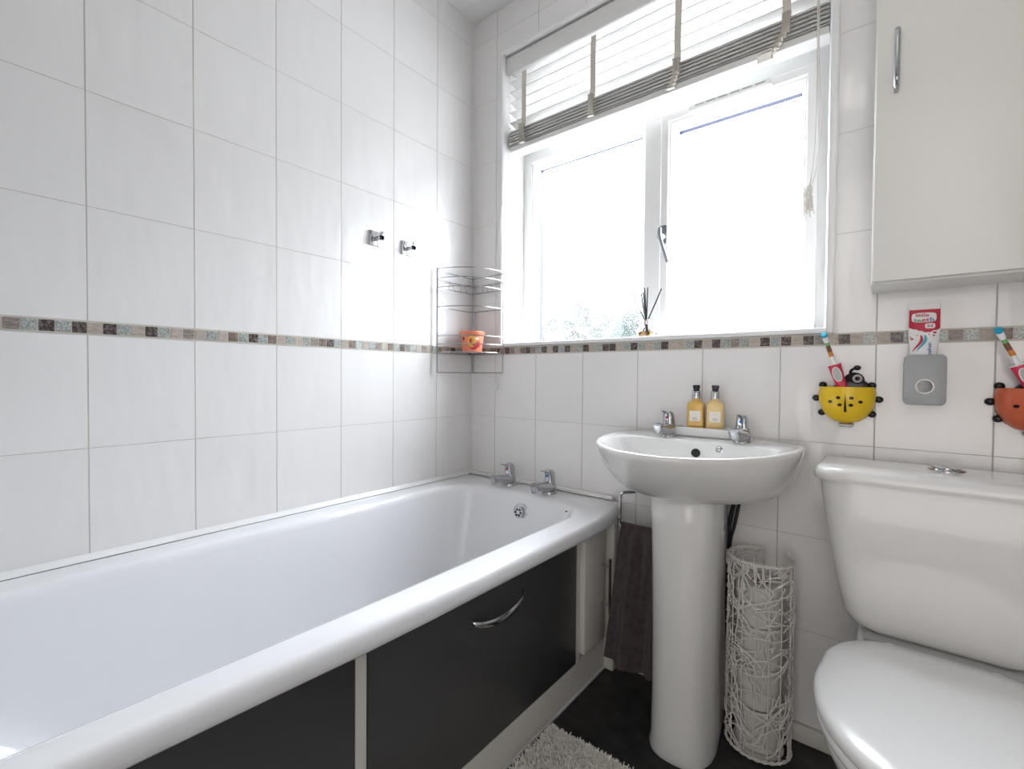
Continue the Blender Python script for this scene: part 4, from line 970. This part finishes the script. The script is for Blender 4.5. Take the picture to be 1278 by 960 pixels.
for a_, b_ in zip(cols, cols[1:]):
    for k in range(6): f = bm.faces.new((a_[k], b_[k], b_[k + 1], a_[k + 1])); f.material_index = 0
ell(bm, TXc - 0.001, 1.0820, 0.0210, 0.0108, 0.0017, 1, 0.5); ell(bm, TXc + 0.0095, 1.0628, 0.0085, 0.0058, 0.0013, 1, 0.6)
for dx, z, r in ((0.0175, 1.0480, 0.0030), (0.0160, 1.0415, 0.0020), (-0.0205, 1.0345, 0.0028), (-0.023, 1.0390, 0.0015), (0.008, 1.0440, 0.0014), (-0.012, 1.0430, 0.0014)): ell(bm, TXc + dx, z, r, r * 0.85, 0.0006, 0, n=10)
# three-colour swoosh
def swoosh(dx, mi):
    prev = None
    for k in range(13):
        t = k / 12; z = 1.0425 - 0.037 * t; xc = TXc + dx + 0.0055 * math.sin(PI * (t * 1.25 + 0.15)) - 0.006 * t; wv = 0.0028 * math.sin(PI * min(1, t * 0.9 + 0.12)) + 0.0003
        pr = [bm.verts.new((xc + s * wv, front(xc + s * wv, z, 0.0006), z)) for s in (-1, 1)]
        if prev: f = bm.faces.new((prev[0], prev[1], pr[1], pr[0])); f.material_index = mi
        prev = pr
swoosh(-0.0080, 0); swoosh(-0.0015, 2)
obj('printed_panel', bm, ['red', 'white', 'tprint'], tbd, smooth=False, label='red panel, white lozenges and red and blue swoosh')
def tt(s, size, x, z, m, rot=(PI / 2, 0, 0), e=0.0026, sx=1.0):
    return text('lettering', s, size, (x, front(x, z) - e, z), m, tbd, rot, bold=0.00012, sx=sx)
tt('little', 0.0108, TXc - 0.0040, 1.0870, 'red', sx=1.2)
for ch, dx, m in (('t', -0.0155, 'tprint'), ('e', -0.0090, 'gprint'), ('e', -0.0010, 'red'), ('t', 0.0055, 'red'), ('h', 0.0125, 'bprint')): tt(ch, 0.0135, TXc + dx, 1.0765, m, sx=1.15)
tt('3-5', 0.0085, TXc + 0.0095, 1.0628, 'red')
tt('Aquafresh', 0.0088, TXc + 0.0090, 1.0080, 'bprint', (PI / 2, -PI / 2, 0))

# ------------------------------------------------------------------ bath mat
MX0, MX1, MY0, MY1 = 0.664, 1.215, -1.25, -0.392
mt_ = empty('bath_mat', ((MX0 + MX1) / 2, (MY0 + MY1) / 2, 0), 'cream shaggy bath mat on the floor beside the bathtub', 'mat')
bm = B(); loft(bm, [rrect(MX0, MX1, MY0, MY1, 0.02, 0.0006, 5, 4), rrect(MX0, MX1, MY0, MY1, 0.02, 0.006, 5, 4)]); obj('backing', bm, 'mat_pile', mt_)
bm = B(); rs = random.Random(5)
def tuft(x, y, h):
    a = rs.uniform(0, 2 * PI); le = rs.uniform(0.2, 0.9) * h; dx, dy = math.cos(a) * le, math.sin(a) * le; r = rs.uniform(0.0016, 0.0028)
    b = [Vector((x + r * math.cos(q), y + r * math.sin(q), 0.005)) for q in (0, 2.09, 4.19)]
    m = [Vector((x + dx * 0.35 + r * 0.95 * math.cos(q), y + dy * 0.35 + r * 0.95 * math.sin(q), 0.005 + h * 0.6)) for q in (0, 2.09, 4.19)]
    t = [Vector((x + dx + r * 0.55 * math.cos(q), y + dy + r * 0.55 * math.sin(q), 0.005 + h * 0.95)) for q in (0, 2.09, 4.19)]
    loft(bm, [b, m, t], False, True)
yy = MY0
for i in range(30000):
    x = rs.uniform(MX0 + 0.001, MX1); y = MY1 - (MY1 - MY0) * rs.random() ** 1.7
    if x < MX0 + 0.004: x = MX0 + 0.004
    tuft(x, y, rs.uniform(0.010, 0.018))
obj('pile', bm, 'mat_pile', mt_, smooth=False, kind='stuff', norm=False)

# ------------------------------------------------------------------ ceiling lamp (behind the camera) that fills the room
cl = empty('ceiling_light', (1.2, -1.45, CEIL), 'round white flush ceiling light', 'lamp')
bm = B(); lathe(bm, [(0.15, 0.0), (0.15, -0.02), (0.14, -0.022)], (1.2, -1.45, CEIL - 0.0005), 40); obj('rim', bm, 'white', cl)
bm = B(); lathe(bm, [(0.138, -0.02), (0.13, -0.045), (0.09, -0.065), (0.03, -0.072)], (1.2, -1.45, CEIL), 40); obj('diffuser', bm, 'lamp', cl)

# ------------------------------------------------------------------ outside
M_['leaf'] = vary(mat('hedge_leaves', (0.03, 0.06, 0.02), 0.6), (0.003, 0.008, 0.008), (0.014, 0.024, 0.020), 6, 5)
M_['bounce_ground'] = mat('pale_bounce_ground', (0.20, 0.195, 0.19), 0.9)  # unseen ground, pale tone chosen to bounce daylight onto the blind slats
bm = B(); box(bm, -30, 30, 0.8, 60, -0.4, -0.3); obj('ground', bm, 'bounce_ground', kind='structure', smooth=False)
bm = B(); t = bmesh.new(); bmesh.ops.create_icosphere(t, subdivisions=5, radius=1)
for v in t.verts:
    p = v.co.copy(); nn = noise.noise(p * 2.2) * 0.28 + noise.noise(p * 7) * 0.12 + noise.noise(p * 20) * 0.10 + noise.noise(p * 45) * 0.05
    q = p * (1 + nn); v.co = Vector((-2.3 + q.x * 1.7, 5.0 + q.y * 0.9, 0.75 + q.z * 1.15))
    if v.co.z < -0.3: v.co.z = -0.3
merge(bm, t); obj('garden_hedge', bm, 'leaf', label='dark green hedge blurred behind the lower left window pane', cat='hedge')
